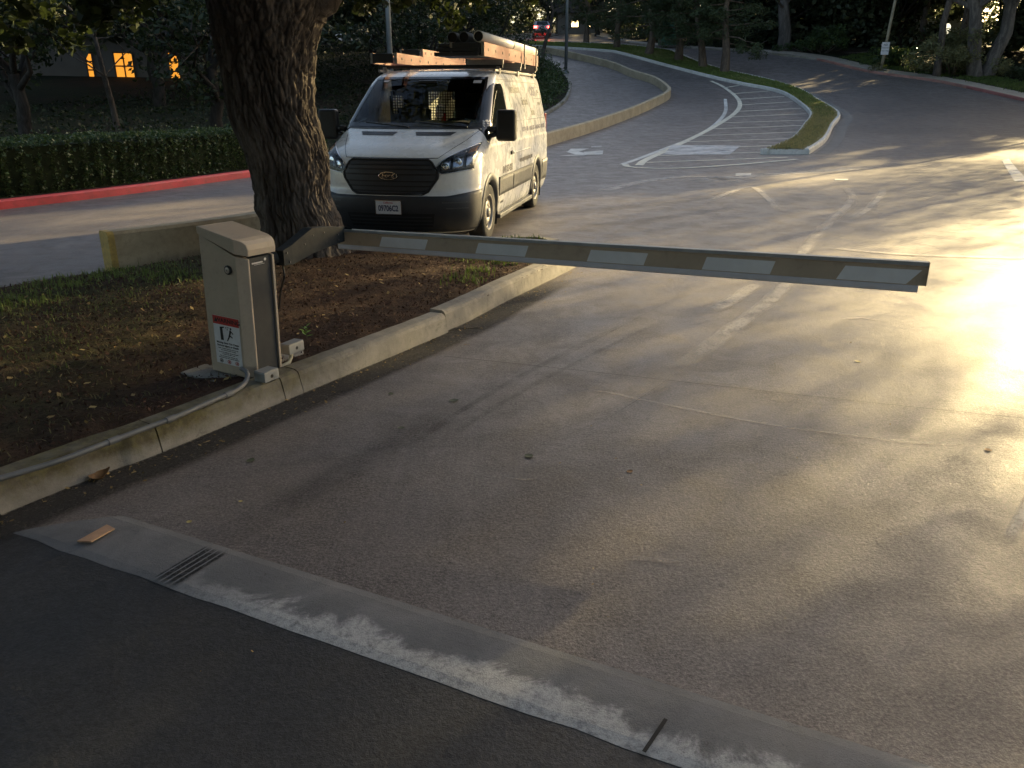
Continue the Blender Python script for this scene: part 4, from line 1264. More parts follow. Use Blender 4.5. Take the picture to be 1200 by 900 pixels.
for s in (-1, 1):
    solid(front_patch(s * .66, s * .88, .50, .512, .018, 8, 1), .006, 'x').build('bumper_crease', MAT['clad'], bumper)
    solid(front_patch(s * .62, s * .90, .565, .578, .017, 8, 1), .006, 'x').build('bumper_crease', MAT['clad'], bumper)
# licence plate
px_ = float(front_x(0, .515)) + .022
pm_ = frame((px_, 0, .515), (0, 1, 0), (.03, 0, 1))
pp = MB(); pp.box((0, 0, 0), (.32, .165, .008)); pp.v = [tuple(pm_ @ Vector(p)) for p in pp.v]
pl = pp.build('licence_plate', MAT['chrome'], van, bevel=.003)
pp = MB(); pp.box((0, 0, .0052), (.302, .148, .003)); pp.v = [tuple(pm_ @ Vector(p)) for p in pp.v]; pp.build('plate_face', MAT['signwhite'], pl)
navy = plain('plate_blue', (.025, .03, .09), .5, var=.05)
text_mesh('plate_number', '09706C2', .092, pm_ @ Matrix.Translation((0, -.012, .007)), navy, pl, sx=.72, bold=.0022)
text_mesh('plate_state', 'California', .030, pm_ @ Matrix.Translation((0, .055, .007)), plain('plate_red', (.45, .03, .04), .5, var=.05), pl, bold=.0004)
# headlights: dark housing, reflectors, clear lens following the corner
def hl(s):
    lo = lambda y: .885 + .055 * np.clip((y - .56) / .40, 0, 1) ** 1.2
    hi = lambda y: 1.005 + .195 * np.clip((y - .56) / .36, 0, 1)
    def patch(y0, y1, a, b, off, ny=18, nz=8):
        rows = []
        for q in np.linspace(a, b, nz + 1):
            r = []
            for y in np.linspace(y0, y1, ny + 1):
                z = lo(y) + (hi(y) - lo(y)) * q
                if y < .60: z = (lo(y) + hi(y)) / 2 + (z - (lo(y) + hi(y)) / 2) * max(.15, ((y - .535) / .065))
                x = float(front_x(y, z))
                e = .004
                n_ = np.array([1, -(front_x(min(y + e, .97), z) - front_x(y - e, z)) / (2 * e), -(front_x(y, z + e) - front_x(y, z - e)) / (2 * e)])
                n_ /= np.linalg.norm(n_)
                r.append((x + n_[0] * off, s * (y + n_[1] * off), z + n_[2] * off))
            rows.append(r)
        m = MB().grid(rows)
        if s < 0: m.f = [f[::-1] for f in m.f]
        return m
    h = solid(patch(.54, .928, 0, 1, .004), .01, 'x').build('headlight', MAT['lampdark'], van, smooth=True)
    for y0, y1, a, b, mt in ((.60, .70, .22, .80, 'lampin'), (.715, .83, .15, .90, 'lampin'), (.85, .915, .15, .66, 'lampin'), (.85, .915, .72, .92, 'amber')):
        solid(patch(y0, y1, a, b, .009, 8, 6), .004, 'x').build('reflector', MAT[mt], h, smooth=True)
    for yc, q in ((.65, .5), (.772, .52)):
        z = lo(yc) + (hi(yc) - lo(yc)) * q; x = float(front_x(yc, z))
        nn = Vector((1, s * .45, .1)).normalized()
        M_ = frame(Vector((x, s * yc, z)) + nn * .010, nn.orthogonal(), nn.cross(nn.orthogonal()))
        m = MB(); m.lathe([(.046, 0), (.044, .006), (.030, .004), (.010, .010), (0, .011)], 24, M_); m.build('lamp', MAT['chrome'], h, smooth=True)
    m = MB()
    for a in (0, 1):
        pts = [patch(.545, .925, a, a, .010, 18, 1).v[i] for i in range(19)]
        m.tube(pts, .006, 6)
    m.build('lamp_trim', MAT['chrome'], h, smooth=True)
    patch(.545, .925, .02, .98, .020).build('lens', MAT['lens'], h, smooth=True)
hl(1); hl(-1)
# sides
def ring(wx, r0, r1, off, sgn, z_min=.22, n=40):
    rows = []
    for r in (r0 - .02, r0, (r0 + r1) / 2, r1, r1 + .003):
        row = []
        for t in np.linspace(math.radians(-22), math.radians(202), n):
            x, z = wx + r * math.cos(t), .36 + r * math.sin(t)
            o = off if r0 <= r <= r1 else (off - .06 if r < r0 else 0)
            row.append((x, sgn * (float(side_y(min(x, _xf(z) - .05), z)) + o), z))
        rows.append(row)
    m = MB().grid(rows)
    return m
for s in (-1, 1):
    for wx in WX:
        ring(wx, .395, .475, .014, s).build('wheel_arch_trim', MAT['clad'], van, smooth=True)
        rows = []
        for y in (.97, .60):
            rows.append([(wx + .44 * math.cos(t), s * y, .36 + .44 * math.sin(t)) for t in np.linspace(-.5, math.pi + .5, 30)])
        lm_ = MB().grid(rows); lm_.add([rows[1][i] for i in range(30)], [tuple(range(30))]); lm_.build('wheel_well', MAT['ink'], van)
    solid(side_patch(-.475, -1.355, .50, .735, .012, s, 16, 5), .012).build('side_moulding', MAT['clad'], van, smooth=True)
    solid(side_patch(-1.37, -2.83, .50, .735, .012, s, 20, 5), .012).build('side_moulding', MAT['clad'], van, smooth=True)
    solid(side_patch(-.475, -2.83, .715, .742, .019, s, 20, 2), .02).build('moulding_edge', MAT['clad'], van)
    solid(side_patch(-3.77, -4.28, .40, .735, .012, s, 10, 5), .012).build('rear_moulding', MAT['clad'], van, smooth=True)
    MB().box((-1.64, s * .965, .235), (2.30, .07, .06)).build('side_step', MAT['clad'], van, bevel=.012)
    # door window with its divider
    zA = [1.20, 1.27, 1.36, 1.46, 1.60, 1.75, 1.86, 1.89]
    f_front = lambda z: float(np.interp(z, zA, [.07, .05, .00, -.07, -.28, -.53, -.73, -.82]))
    f_rear = lambda z: float(np.interp(z, [1.20, 1.27, 1.32, 1.345, 1.37, 1.84, 1.89], [-.02, -.22, -.42, -1.05, -1.27, -1.27, -1.20]))
    dw = solid(side_patch(f_front, f_rear, 1.20, 1.89, .004, s, 24, 24), .006).build('door_window', MAT['dglass'], van, smooth=True)
    side_patch(lambda z: f_front(z) - .22, lambda z: f_front(z) - .245, 1.29, 1.80, .008, s, 2, 12).build('window_divider', MAT['black'], dw)
    gap = MB()
    for x0, x1, z0, z1 in ((.19, .183, .50, 1.18), (-1.355, -1.363, .50, 1.92), (-2.70, -2.708, .76, 1.94), (-1.36, -2.705, 1.945, 1.951), (-.80, -1.36, 1.942, 1.948)):
        a = side_patch(x0, x1, z0, z1, .0018, s, 6 if abs(x0 - x1) > .1 else 1, 10 if z1 - z0 > .1 else 1); gap.add(a.v, a.f)
    # outline of the pressed upper panel
    for (xa, za), (xb, zb) in zip(((-1.42, 1.93), (-3.85, 1.93), (-4.10, 1.86), (-4.17, 1.60), (-4.17, 1.48)), ((-3.85, 1.93), (-4.10, 1.86), (-4.17, 1.60), (-4.17, 1.48), (-3.9, 1.44))):
        d = np.array([xb - xa, zb - za]); nn_ = np.array([-d[1], d[0]]) / np.linalg.norm(d) * .004
        q = [(xa + nn_[0], za + nn_[1]), (xb + nn_[0], zb + nn_[1]), (xb - nn_[0], zb - nn_[1]), (xa - nn_[0], za - nn_[1])]
        gap.add([(x, s * (float(side_y(x, z)) + .002), z) for x, z in q], [(0, 1, 2, 3)])
    gap.build('panel_gap', plain('panel_seam', (.10, .095, .085), .7, var=.1) if s > 0 else MAT['frit'], van)
    # pressed swage line
    for z0, x0, x1 in ((1.405, -1.5, -4.1), (.985, -1.42, -2.68)):
        pts = [(x, s * (float(side_y(x, z0)) + .001), z0) for x in np.linspace(x0, x1, 12)]
        MB().tube(pts, .010, 8).build('swage_line', MAT['vanwhite'], van, smooth=True)
    h_ = MB().box((-1.27, s * 1.0, 1.00), (.10, .02, .035)).build('door_handle', MAT['black'], van, bevel=.006)
    MB().box((-1.27, s * .988, 1.00), (.14, .006, .055)).build('handle_recess', MAT['frit'], h_, bevel=.003)
    # mirror: arm, housing, glass
    mr = MB(); mr.tube([(-.06, s * .93, 1.35), (-.10, s * 1.06, 1.35)], .035, 10)
    mr.tube([(-.06, s * .93, 1.26), (-.10, s * 1.06, 1.30)], .030, 10); mr_ = mr.build('mirror_arm', MAT['black'], van, smooth=True)
    MB().box((-.11, s * 1.165, 1.395), (.13, .25, .37)).build('mirror_housing', MAT['black'], mr_, smooth=False, bevel=.05, seg=4)
    MB().box((-.178, s * 1.165, 1.44), (.006, .18, .20)).build('mirror_glass', MAT['chrome'], mr_)
# tail lamps and rear windows
for s in (-1, 1):
    MB().box((XR + .03, s * .90, 1.15), (.08, .10, .62)).build('tail_lamp', plain('red_lens' + str(s), (.30, .01, .01), .2, var=.1), van, bevel=.02)
    rows = [[(XR + (.985 - float(_w(z))) * .55 - .003, y, z) for y in np.linspace(s * .07, s * .71, 4)] for z in np.linspace(1.27, 1.83, 4)]
    MB().grid(rows).build('rear_window', MAT['clearglass'], van)
MB().box((XR - .03, 0, .42), (.14, 1.86, .20)).build('rear_bumper', MAT['clad'], van, bevel=.03)
# wheels
for s in (-1, 1):
    for wx in WX:
        W_ = Matrix.Translation((wx, s * .86, .352)) @ Matrix.Rotation(-s * math.pi / 2, 4, 'X')
        t_ = MB().lathe([(.21, -.10), (.30, -.112), (.338, -.10), (.352, -.07), (.352, .07), (.338, .10), (.30, .112), (.215, .10)], 48, W_).build('wheel', MAT['rubberblk'], van, smooth=True)
        for k in range(4):
            MB().lathe([(.3525, -.055 + .032 * k), (.3535, -.05 + .032 * k), (.3535, -.035 + .032 * k), (.3525, -.03 + .032 * k)], 48, W_).build('tread_rib', MAT['rubberblk'], t_)
        r_ = MB().lathe([(.216, .10), (.222, .104), (.212, .100), (.200, .070), (.195, .055), (.17, .060), (.13, .085), (.095, .088), (.08, .075), (.065, .075), (.06, .10), (.035, .112), (0, .113)], 40, W_).build('rim', MAT['rim'], t_, smooth=True)
        for k in range(8):
            a = k * math.pi / 4
            M_ = W_ @ Matrix.Translation((.150 * math.cos(a), .150 * math.sin(a), .0735)) @ Matrix.Rotation(a, 4, 'Z')
            MB().prism([(-.018, -.022), (.018, -.030), (.020, 0), (.018, .030), (-.018, .022)], M_, .004).build('rim_slot', MAT['ink'], t_)
# cabin
MB().box((-2.2, 0, .40), (4.2, 1.66, .05)).build('floor_pan', MAT['cabin'], van)
m = MB()
pr_ = [(.06, 1.00), (.06, 1.345), (-.10, 1.375), (-.28, 1.35), (-.42, 1.28), (-.45, 1.05), (-.30, .80)]
m.prism(pr_, Matrix.Translation((0, -.80, 0)) @ XZ, 1.6); dsh = m.build('dashboard', MAT['cabin'], van, bevel=.02)
m = MB(); rows = [[(x, y, 1.40 + .045 * math.sin(3.1 * (x + .3) / .4) + .025 * noise.noise(Vector((x * 6, y * 6, 2)))) for y in np.linspace(.02, .72, 22)] for x in np.linspace(-.34, .0, 12)]
m.grid(rows); m.build('dash_cloth', MAT['dash'], dsh, smooth=True)
MB().box((-.12, -.40, 1.39), (.2, .26, .02)).build('papers', MAT['signwhite'], dsh, bevel=.004)
sw = Matrix.Translation((-.58, .42, 1.30)) @ Matrix.Rotation(math.radians(-58), 4, 'Y')
m = MB(); m.tube([tuple(sw @ Vector((.19 * math.cos(t), .19 * math.sin(t), 0))) for t in np.linspace(0, 2 * math.pi, 33)], .015, 8)
for t in (0, 2.1, 4.2): m.tube([tuple(sw @ Vector((0, 0, -.03))), tuple(sw @ Vector((.19 * math.cos(t), .19 * math.sin(t), 0)))], .013, 6)
m.build('steering_wheel', MAT['black'], dsh, smooth=True)
for y in (.42, -.42):
    st = MB().box((-1.05, y, .86), (.52, .50, .16)).build('seat', MAT['seat'], van, bevel=.05)
    MB().box((-1.30, y, 1.25), (.15, .48, .66), Matrix.Rotation(math.radians(-10), 3, 'Y')).build('seat_back', MAT['seat'], st, bevel=.05)
    MB().box((-1.39, y, 1.68), (.10, .26, .18)).build('headrest', MAT['seat'], st, bevel=.04)
# bulkhead: solid panels round two perforated openings
bh = MB()
BX = -1.52
def bpanel(y0, y1, z0, z1): bh.box((BX, (y0 + y1) / 2, (z0 + z1) / 2), (.02, y1 - y0, z1 - z0))
op1 = (-.27, .13, 1.40, 1.80); op2 = (-.80, -.64, 1.50, 1.74)
bpanel(-.84, .84, .42, 1.40); bpanel(-.80, .80, 1.80, 1.96); bpanel(.13, .84, 1.40, 1.80); bpanel(-.64, -.27, 1.40, 1.80); bpanel(-.84, -.64, 1.40, 1.50); bpanel(-.84, -.80, 1.50, 1.74); bpanel(-.82, -.64, 1.74, 1.80)
bho = bh.build('bulkhead', MAT['cabin'], van)
for y0, y1, z0, z1 in (op1, op2):
    m = MB()
    for y in np.arange(y0, y1 + .001, .036): m.box((BX, y, (z0 + z1) / 2), (.006, .010, z1 - z0))
    for z in np.arange(z0, z1 + .001, .036): m.box((BX + .001, (y0 + y1) / 2, z), (.006, y1 - y0, .010))
    m.build('perforated_panel', MAT['cabin'], bho)
MB().box((.0, .0, 1.90), (.06, .24, .07)).build('mirror_inside', MAT['black'], van, bevel=.015).location = (-.66, 0, -.01)
# lettering on the side
def on_side(x, z, s=1, off=.004):
    e = .02
    t = (float(side_y(x, z + e)) - float(side_y(x, z - e))) / (2 * e)
    return frame((x, s * (float(side_y(x, z)) + off), z), (-s, 0, 0), (0, s * t, 1))
vi = plain('dark_vinyl', (.035, .03, .045), .5, var=.08)
vg = plain('grey_vinyl', (.045, .042, .042), .5, var=.08)
vb = plain('violet_blue_vinyl', (.045, .04, .11), .5, var=.08)
for body_, x, z, sz, mt, sx in (('Installation', -2.02, 1.83, .17, vg, .98), ('Service', -2.64, 1.66, .16, vg, 1.05), ('Sales', -3.18, 1.50, .15, vg, 1.05), ('OGS', -3.42, 1.80, .20, vb, 1.1), ('gates', -3.90, 1.815, .10, vg, .8), ('opengates', -3.86, 1.63, .075, vg, .9),
                            ('CCTV - TEL - WIRELESS - RAILINGS - ACCESS', -3.08, 1.27, .088, vb, 1.12), ('www.ogsdoorsgates.com', -2.34, .865, .105, vi, .95), ('(844) 252-4283', -1.00, .81, .125, vi, .82), ('TRANSIT', -.72, .40, .045, vg, 1.1)):
    text_mesh('lettering', body_, sz, on_side(x, z, 1, .006), mt, van, sx=sx, bold=.003 if sz > .1 else .0015)
m = MB()
for x0, x1, z0, z1 in ((-3.46, -4.14, 1.695, 1.703), (-3.66, -4.12, 1.765, 1.769), (-3.66, -4.12, 1.868, 1.872)):
    a = side_patch(x0, x1, z0, z1, .004, 1, 4, 1); m.add(a.v, a.f)
m.build('logo_line', vi, van)
# roof rack (bars, feet and side rails belong to the van)
MAT['rack'] = plain('rack_aluminium', (.34, .33, .31), .4, .7, var=.15, scale=9)
MAT['rackdark'] = plain('rack_black', (.03, .03, .03), .5, .2, var=.2)
for x in (-1.30, -2.55, -3.80):
    b_ = MB().box((x, 0, 2.11), (.05, 1.72, .045)).build('rack_bar', MAT['rackdark'] if x > -2 else MAT['rack'], van, bevel=.006)
    for s in (-1, 1):
        MB().box((x, s * .80, 2.06), (.09, .05, .10)).build('rack_foot', MAT['rack'], b_, bevel=.008)
for s in (-1, 1):
    MB().box((-2.55, s * .80, 2.055), (3.0, .03, .03)).build('rack_rail', MAT['rack'], van, bevel=.005)
for s in (1,):
    for x in (-2.75, -3.75):
        MB().add([(x, .86, 2.12), (x - .05, .86, 2.12), (x - .05, .86, 2.42), (x - .02, .86, 2.46), (x, .88, 2.12), (x - .05, .88, 2.12), (x - .05, .88, 2.42), (x - .02, .88, 2.46)], [(0, 1, 2, 3), (7, 6, 5, 4), (0, 4, 5, 1), (1, 5, 6, 2), (2, 6, 7, 3), (3, 7, 4, 0)]).build('rack_bracket', MAT['rack'], van)
        MB().box((x - .03, .865, 2.15), (.12, .03, .03)).build('rack_clamp', MAT['rackdark'], van, bevel=.004)
VM = Matrix.Translation(VAN_O) @ Matrix.Rotation(VAN_A, 4, 'Z')
MAT['fibre'] = plain('orange_fibreglass', (.35, .13, .08), .5, var=.12, scale=8, dirt=((.40, .30, .22), .5))
def ladder(x0, x1, yc, wdt, z, hgt, label, yend=None, zend=None, rail=.03):
    """extension ladder lying on the rack, rails along the van"""
    o = VM @ Vector((x0, yc, z))
    r = empty('ladder', tuple(o), VAN_A, label=label, cat='ladder', kind='thing', group='ladders on the van roof rack')
    ye = 0 if yend is None else yend; ze = 0 if zend is None else zend
    Ln = x1 - x0
    def P(t, y, h): return (Ln * t, y + ye * t, h + ze * t)
    for s in (-1, 1):
        y = s * wdt / 2
        V = []
        for t in (0, 1):
            for a, h in ((-rail / 2, 0), (rail / 2, 0), (rail / 2, hgt), (-rail / 2, hgt)): V.append(P(t, y + a, h))
        MB().add(V, [(0, 1, 2, 3), (7, 6, 5, 4), (0, 4, 5, 1), (1, 5, 6, 2), (2, 6, 7, 3), (3, 7, 4, 0)]).build('rail', MAT['fibre'], r)
        cpb = MB(); cpb.add([Vector(p) + Vector((.012 if i < 4 else -.0, (.004 if a_ else -.004), 0)) for i, (p, a_) in enumerate(zip(V, [0, 1, 1, 0] * 2))][:4] + [Vector(p) for p in V[:4]], [(0, 1, 2, 3), (0, 4, 5, 1), (2, 6, 7, 3)]); cpb.build('end_shoe', MAT['rack'], r)
        for i in range(9):
            t = (i + .5) / 9
            q = P(t, y + s * (rail / 2 + .001), hgt * .5)
            MB().lathe([(0, .004), (.017, .004), (.019, 0)], 10, Matrix.Translation(q) @ Matrix.Rotation(-s * math.pi / 2, 4, 'X')).build('rung_plate', MAT['rackdark'], r)
    MB().box((.006, -.012, hgt * .5), (.03, wdt - rail - .02, hgt * .9)).build('end_plate', MAT['rackdark'], r, bevel=.004)
    for i in range(9):
        t = (i + .5) / 9
        MB().tube([P(t, -wdt / 2, hgt * .5), P(t, wdt / 2, hgt * .5)], .015, 8).build('rung', MAT['rack'], r)
    return r
ladder(-.35, -4.15, .62, .40, 2.20, .16, 'orange ladder under the white pipes on the van roof')
ladder(-.75, -4.25, -.615, .33, 2.135, .13, 'long low orange ladder with a black end along the far side of the van roof')
ladder(-1.9, -4.25, -.615, .31, 2.268, .10, 'shorter orange ladder stacked on the long low one at the far side')
for x in (-1.30, -2.55, -3.80):
    MB().box((x, .62, 2.165), (.06, .5, .065)).build('ladder_rest', MAT['rack'], van, bevel=.006)
MAT['pvcw'] = plain('white_pvc_pipe', (.70, .66, .58), .4, var=.06, scale=5)
MAT['pvcg'] = plain('grey_pipe', (.14, .14, .14), .5, var=.1, scale=5)
for i, (yc, z, x0, x1, mt, lab) in enumerate(((.755, 2.425, -.38, -4.2, 'pvcw', 'white pipe lying on the outer ladder of the van roof'), (.56, 2.42, -.42, -4.15, 'pvcg', 'grey pipe in the middle of three on the van roof'), (.40, 2.42, -.46, -4.1, 'pvcg', 'innermost grey pipe of three lying on the van roof'))):
    r = empty('pipe', tuple(VM @ Vector((x0, yc, z))), VAN_A, label=lab, cat='pipe', kind='thing', group='pipes on the van roof rack')
    m = MB(); ma = Matrix.Rotation(-math.pi / 2, 4, 'Y')
    m.lathe([(.058, 0), (.066, 0), (.066, x0 - x1), (.058, x0 - x1)], 24, ma @ Matrix.Identity(4)); m.v = [(-abs(p[0]), p[1], p[2]) for p in m.v]
    m.build('tube', MAT[mt], r, smooth=True)
    MB().lathe([(0, 0), (.058, 0)], 24, Matrix.Translation((-.02, 0, 0)) @ Matrix.Rotation(math.pi / 2, 4, 'Y')).build('end_cap', MAT['ink'], r)
    MB().lathe([(.0665, 0), (.069, 0), (.069, .05), (.0665, .05)], 24, Matrix.Translation((-1.9, 0, 0)) @ Matrix.Rotation(math.pi / 2, 4, 'Y')).build('strap', MAT['rackdark'], r)
for yc, z in ((.45, 2.24), (.44, 2.19)):
    pass
bx_ = empty('bundle', tuple(VM @ Vector((-.30, .50, 2.20))), VAN_A, label='dark bundle of flat profiles under the grey pipes on the rack', cat='bundle', kind='thing')
for k in range(3):
    MB().box((-.35 - .02 * k, (k - 1) * .012, .022 + .050 * k), (.7, .56 - .02 * k, .042)).build('profile', MAT['rackdark'], bx_, bevel=.006)

# ---------------------------------------------------------------- vegetation
MAT['leaf_main'] = leaf_mat('maple_leaves', (.024, .036, .010), (.062, .085, .022), .2)
MAT['leaf_pine'] = leaf_mat('pine_needles', (.024, .042, .018), (.080, .10, .042), .2, .6)
MAT['leaf_dark'] = leaf_mat('dark_leaves', (.011, .019, .009), (.032, .048, .016), .2)
MAT['leaf_grey'] = leaf_mat('grey_green_leaves', (.035, .048, .026), (.10, .12, .06), .25)
MAT['leaf_far'] = leaf_mat('far_leaves', (.032, .046, .026), (.082, .10, .052), .2)
MAT['leaf_olive'] = leaf_mat('olive_leaves', (.085, .09, .04), (.20, .20, .09), .25)
MAT['leaf_hedge'] = leaf_mat('hedge_leaves', (.020, .040, .014), (.075, .115, .035), .2, .4)
MAT['bark'] = bark_mat('dark_bark', (.055, .045, .039), (.165, .138, .117), 5.)
MAT['bark_pine'] = bark_mat('pine_bark', (.08, .060, .048), (.20, .15, .11), 4.)
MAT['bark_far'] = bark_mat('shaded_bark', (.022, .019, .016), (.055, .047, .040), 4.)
MAT['bark_mid'] = bark_mat('grey_bark', (.06, .052, .046), (.15, .13, .115), 3.)
MAT['bark_pale'] = bark_mat('pale_bark', (.085, .075, .068), (.20, .178, .157), 3.)

def leafcards(rng, C, R, per, lo, hi, elong=.55, flat=1.0, droop=0.):
    """quads scattered in ellipsoids: centres C (n,3), radii R (n,) -> V, F"""
    C = np.asarray(C, float); R = np.asarray(R, float)
    n = len(C) * per
    c = np.repeat(C, per, 0); r = np.repeat(R, per)
    d = rng.normal(size=(n, 3)); d /= np.linalg.norm(d, axis=1)[:, None]
    d *= (rng.uniform(0, 1, n) ** .45)[:, None]
    d[:, 2] *= flat
    p = c + d * r[:, None]
    p[:, 2] -= droop * r * rng.uniform(0, 1, n) * (d[:, 0] ** 2 + d[:, 1] ** 2)
    a = rng.normal(size=(n, 3)); a[:, 2] *= .7; a /= np.linalg.norm(a, axis=1)[:, None]
    b = np.cross(a, rng.normal(size=(n, 3))); b /= np.linalg.norm(b, axis=1)[:, None]
    l = rng.uniform(lo, hi, n)[:, None]
    w = l * elong * rng.uniform(.7, 1.2, n)[:, None]
    nn = np.cross(a, b) * l * .12
    V = np.stack([p - a * l / 2, p + b * w / 2 + nn, p + a * l / 2, p - b * w / 2 + nn], 1).reshape(-1, 3)
    return V, np.arange(n * 4).reshape(-1, 4)

def limbs(mb, rnd, pts, rads, n=8):
    mb.tube([tuple(p) for p in pts], list(rads), n, cap=False)

def wob(rnd, a, b, k, amp):
    a, b = np.array(a, float), np.array(b, float)
    out = []
    for i in range(k + 1):
        t = i / k
        out.append(a + (b - a) * t + np.array([rnd.gauss(0, amp), rnd.gauss(0, amp), rnd.gauss(0, amp * .4)]) * math.sin(math.pi * t))
    return out

def make_tree(seed, h, r, style='broad', lean=(0, 0)):
    """trunk mesh and crown mesh, base at the origin"""
    rnd = random.Random(seed); rg = np.random.default_rng(seed)
    tb = MB(); C = []; R = []
    if style == 'pine':
        top = (lean[0] * h, lean[1] * h, h)
        tr = [np.array(p) for p in wob(rnd, (0, 0, -.2), top, 8, .18)]
        limbs(tb, rnd, tr, [r * (1.25 if i == 0 else 1 - .85 * i / 8) for i in range(9)], 10)
        for i in range(46):
            t = .17 + .80 * (i / 46)
            k = t * 8; j = min(int(k), 7); p = tr[j] + (tr[j + 1] - tr[j]) * (k - j)
            g = i * 2.4 + rnd.uniform(-.5, .5); ln = (h * .30) * (1.0 - .62 * t) * rnd.uniform(.65, 1.15)
            e = p + np.array([math.cos(g) * ln, math.sin(g) * ln, ln * rnd.uniform(-.22, .30)])
            limbs(tb, rnd, wob(rnd, p, e, 3, ln * .06), [r * .22 * (1 - .5 * t), r * .15, r * .08, r * .03], 5)
            for q in (.35, .6, .8, 1.0):
                C.append(p + (e - p) * q + np.array([rnd.gauss(0, .2), rnd.gauss(0, .2), rnd.gauss(-.1, .15)])); R.append(h * .035 * rnd.uniform(.8, 1.5))
        V, F = leafcards(rg, C, R, 80, .18, .42, .17, .7, .5)
    elif style == 'broad':
        fork = h * rnd.uniform(.24, .34)
        tr = wob(rnd, (0, 0, -.3), (lean[0] * fork, lean[1] * fork, fork), 5, .10)
        limbs(tb, rnd, tr, [r * 1.3, r * 1.05, r * .95, r * .9, r * .85, r * .8], 10)
        for i in range(9):
            g = i * 2.4 + rnd.uniform(-.4, .4); ln = h * rnd.uniform(.22, .36)
            p = tr[-1 - (i % 3)]
            e = np.array([p[0] + math.cos(g) * ln, p[1] + math.sin(g) * ln, p[2] + h * rnd.uniform(.18, .55)])
            bp_ = wob(rnd, p, e, 4, ln * .1)
            limbs(tb, rnd, bp_, [r * .5, r * .38, r * .25, r * .15, r * .06], 7)
            for q in range(5):
                f = np.array(bp_[2 + q % 3]) + np.array([rnd.gauss(0, h * .07), rnd.gauss(0, h * .07), rnd.gauss(h * .03, h * .05)])
                limbs(tb, rnd, [bp_[2 + q % 3], f], [r * .12, r * .04], 5)
                C.append(f); R.append(h * rnd.uniform(.055, .10))
        for i in range(26):
            g = rnd.uniform(0, 6.28); a = rnd.uniform(.1, 1)
            C.append(np.array([lean[0] * h + math.cos(g) * h * .30 * a, lean[1] * h + math.sin(g) * h * .30 * a, h * rnd.uniform(.40, .98) * (1 - .15 * a)])); R.append(h * rnd.uniform(.06, .10))
        V, F = leafcards(rg, C, R, 75, .16, .34, .5, .7, .3)
    elif style == 'bare':
        tr = wob(rnd, (0, 0, -.3), (lean[0] * h, lean[1] * h, h), 7, .22)
        limbs(tb, rnd, tr, [r * (1.2 - i / 7 * 1.05) for i in range(8)], 8)
        for i in range(16):
            k = 2 + i % 6; p = tr[k]; g = i * 2.4; ln = h * rnd.uniform(.12, .3)
            e = p + np.array([math.cos(g) * ln, math.sin(g) * ln, ln * rnd.uniform(.2, .9)])
            bp_ = wob(rnd, p, e, 4, ln * .08)
            limbs(tb, rnd, bp_, [r * .35, r * .26, r * .18, r * .1, r * .04], 6)
            for q in range(3):
                f = np.array(bp_[2 + q % 3]) + np.array([rnd.gauss(0, ln * .3), rnd.gauss(0, ln * .3), ln * rnd.uniform(.1, .5)])
                limbs(tb, rnd, wob(rnd, bp_[2 + q % 3], f, 3, ln * .04), [r * .12, r * .08, r * .05, r * .02], 5)
                C.append(f); R.append(h * .05)
        V, F = leafcards(rg, C, R, 26, .10, .22, .4, .8, .2)
    elif style == 'multi':
        for sx in (-1, 1):
            top = (sx * h * .16, rnd.gauss(0, .3), h * .62)
            tr = wob(rnd, (sx * r * .9, 0, -.3), top, 6, .16)
            limbs(tb, rnd, tr, [r * 1.15, r, r * .9, r * .82, r * .7, r * .55, r * .4], 10)
            for i in range(9):
                k = 3 + i % 4; p = tr[k]; g = i * 2.4 + sx; ln = h * rnd.uniform(.16, .32)
                e = p + np.array([math.cos(g) * ln, math.sin(g) * ln, ln * rnd.uniform(.45, 1.1)])
                bp_ = wob(rnd, p, e, 4, ln * .09)
                limbs(tb, rnd, bp_, [r * .42, r * .34, r * .24, r * .15, r * .06], 7)
                for q in range(4):
                    f = np.array(bp_[3 + q % 2]) + np.array([rnd.gauss(0, h * .06), rnd.gauss(0, h * .06), rnd.gauss(h * .05, h * .04)])
                    C.append(f); R.append(h * rnd.uniform(.05, .09))
        V, F = leafcards(rg, C, R, 80, .14, .32, .4, .7, .3)
    tm = tb.mesh('trunk'); cm = np_mesh('crown', V, F)
    return tm, cm

PROTO = {}
def tree(style, variant, loc, label, scale=1.0, rz=0.0, h=10, r=.25, lean=(0, 0), bark='bark', leaf='leaf_dark', group=None, name=None, cat='tree'):
    key = (style, variant)
    if key not in PROTO:
        tm, cm = make_tree(variant * 13 + len(style), h, r, style, lean)
        tm.materials.append(MAT[bark]); cm.materials.append(MAT[leaf])
        tm.polygons.foreach_set('use_smooth', [True] * len(tm.polygons))
        PROTO[key] = (tm, cm)
    tm, cm = PROTO[key]
    e = empty(name or {'pine': 'pine_tree', 'broad': 'leafy_tree', 'bare': 'bare_tree', 'multi': 'eucalyptus_tree'}[style], loc, rz, label=label, cat=cat, kind='thing', group=group)
    e.scale = (scale,) * 3
    link('trunk', tm, None, e); link('crown', cm, None, e)
    return e
def gz(x, y, d=.0): return (x, y, H(x, y) + d)

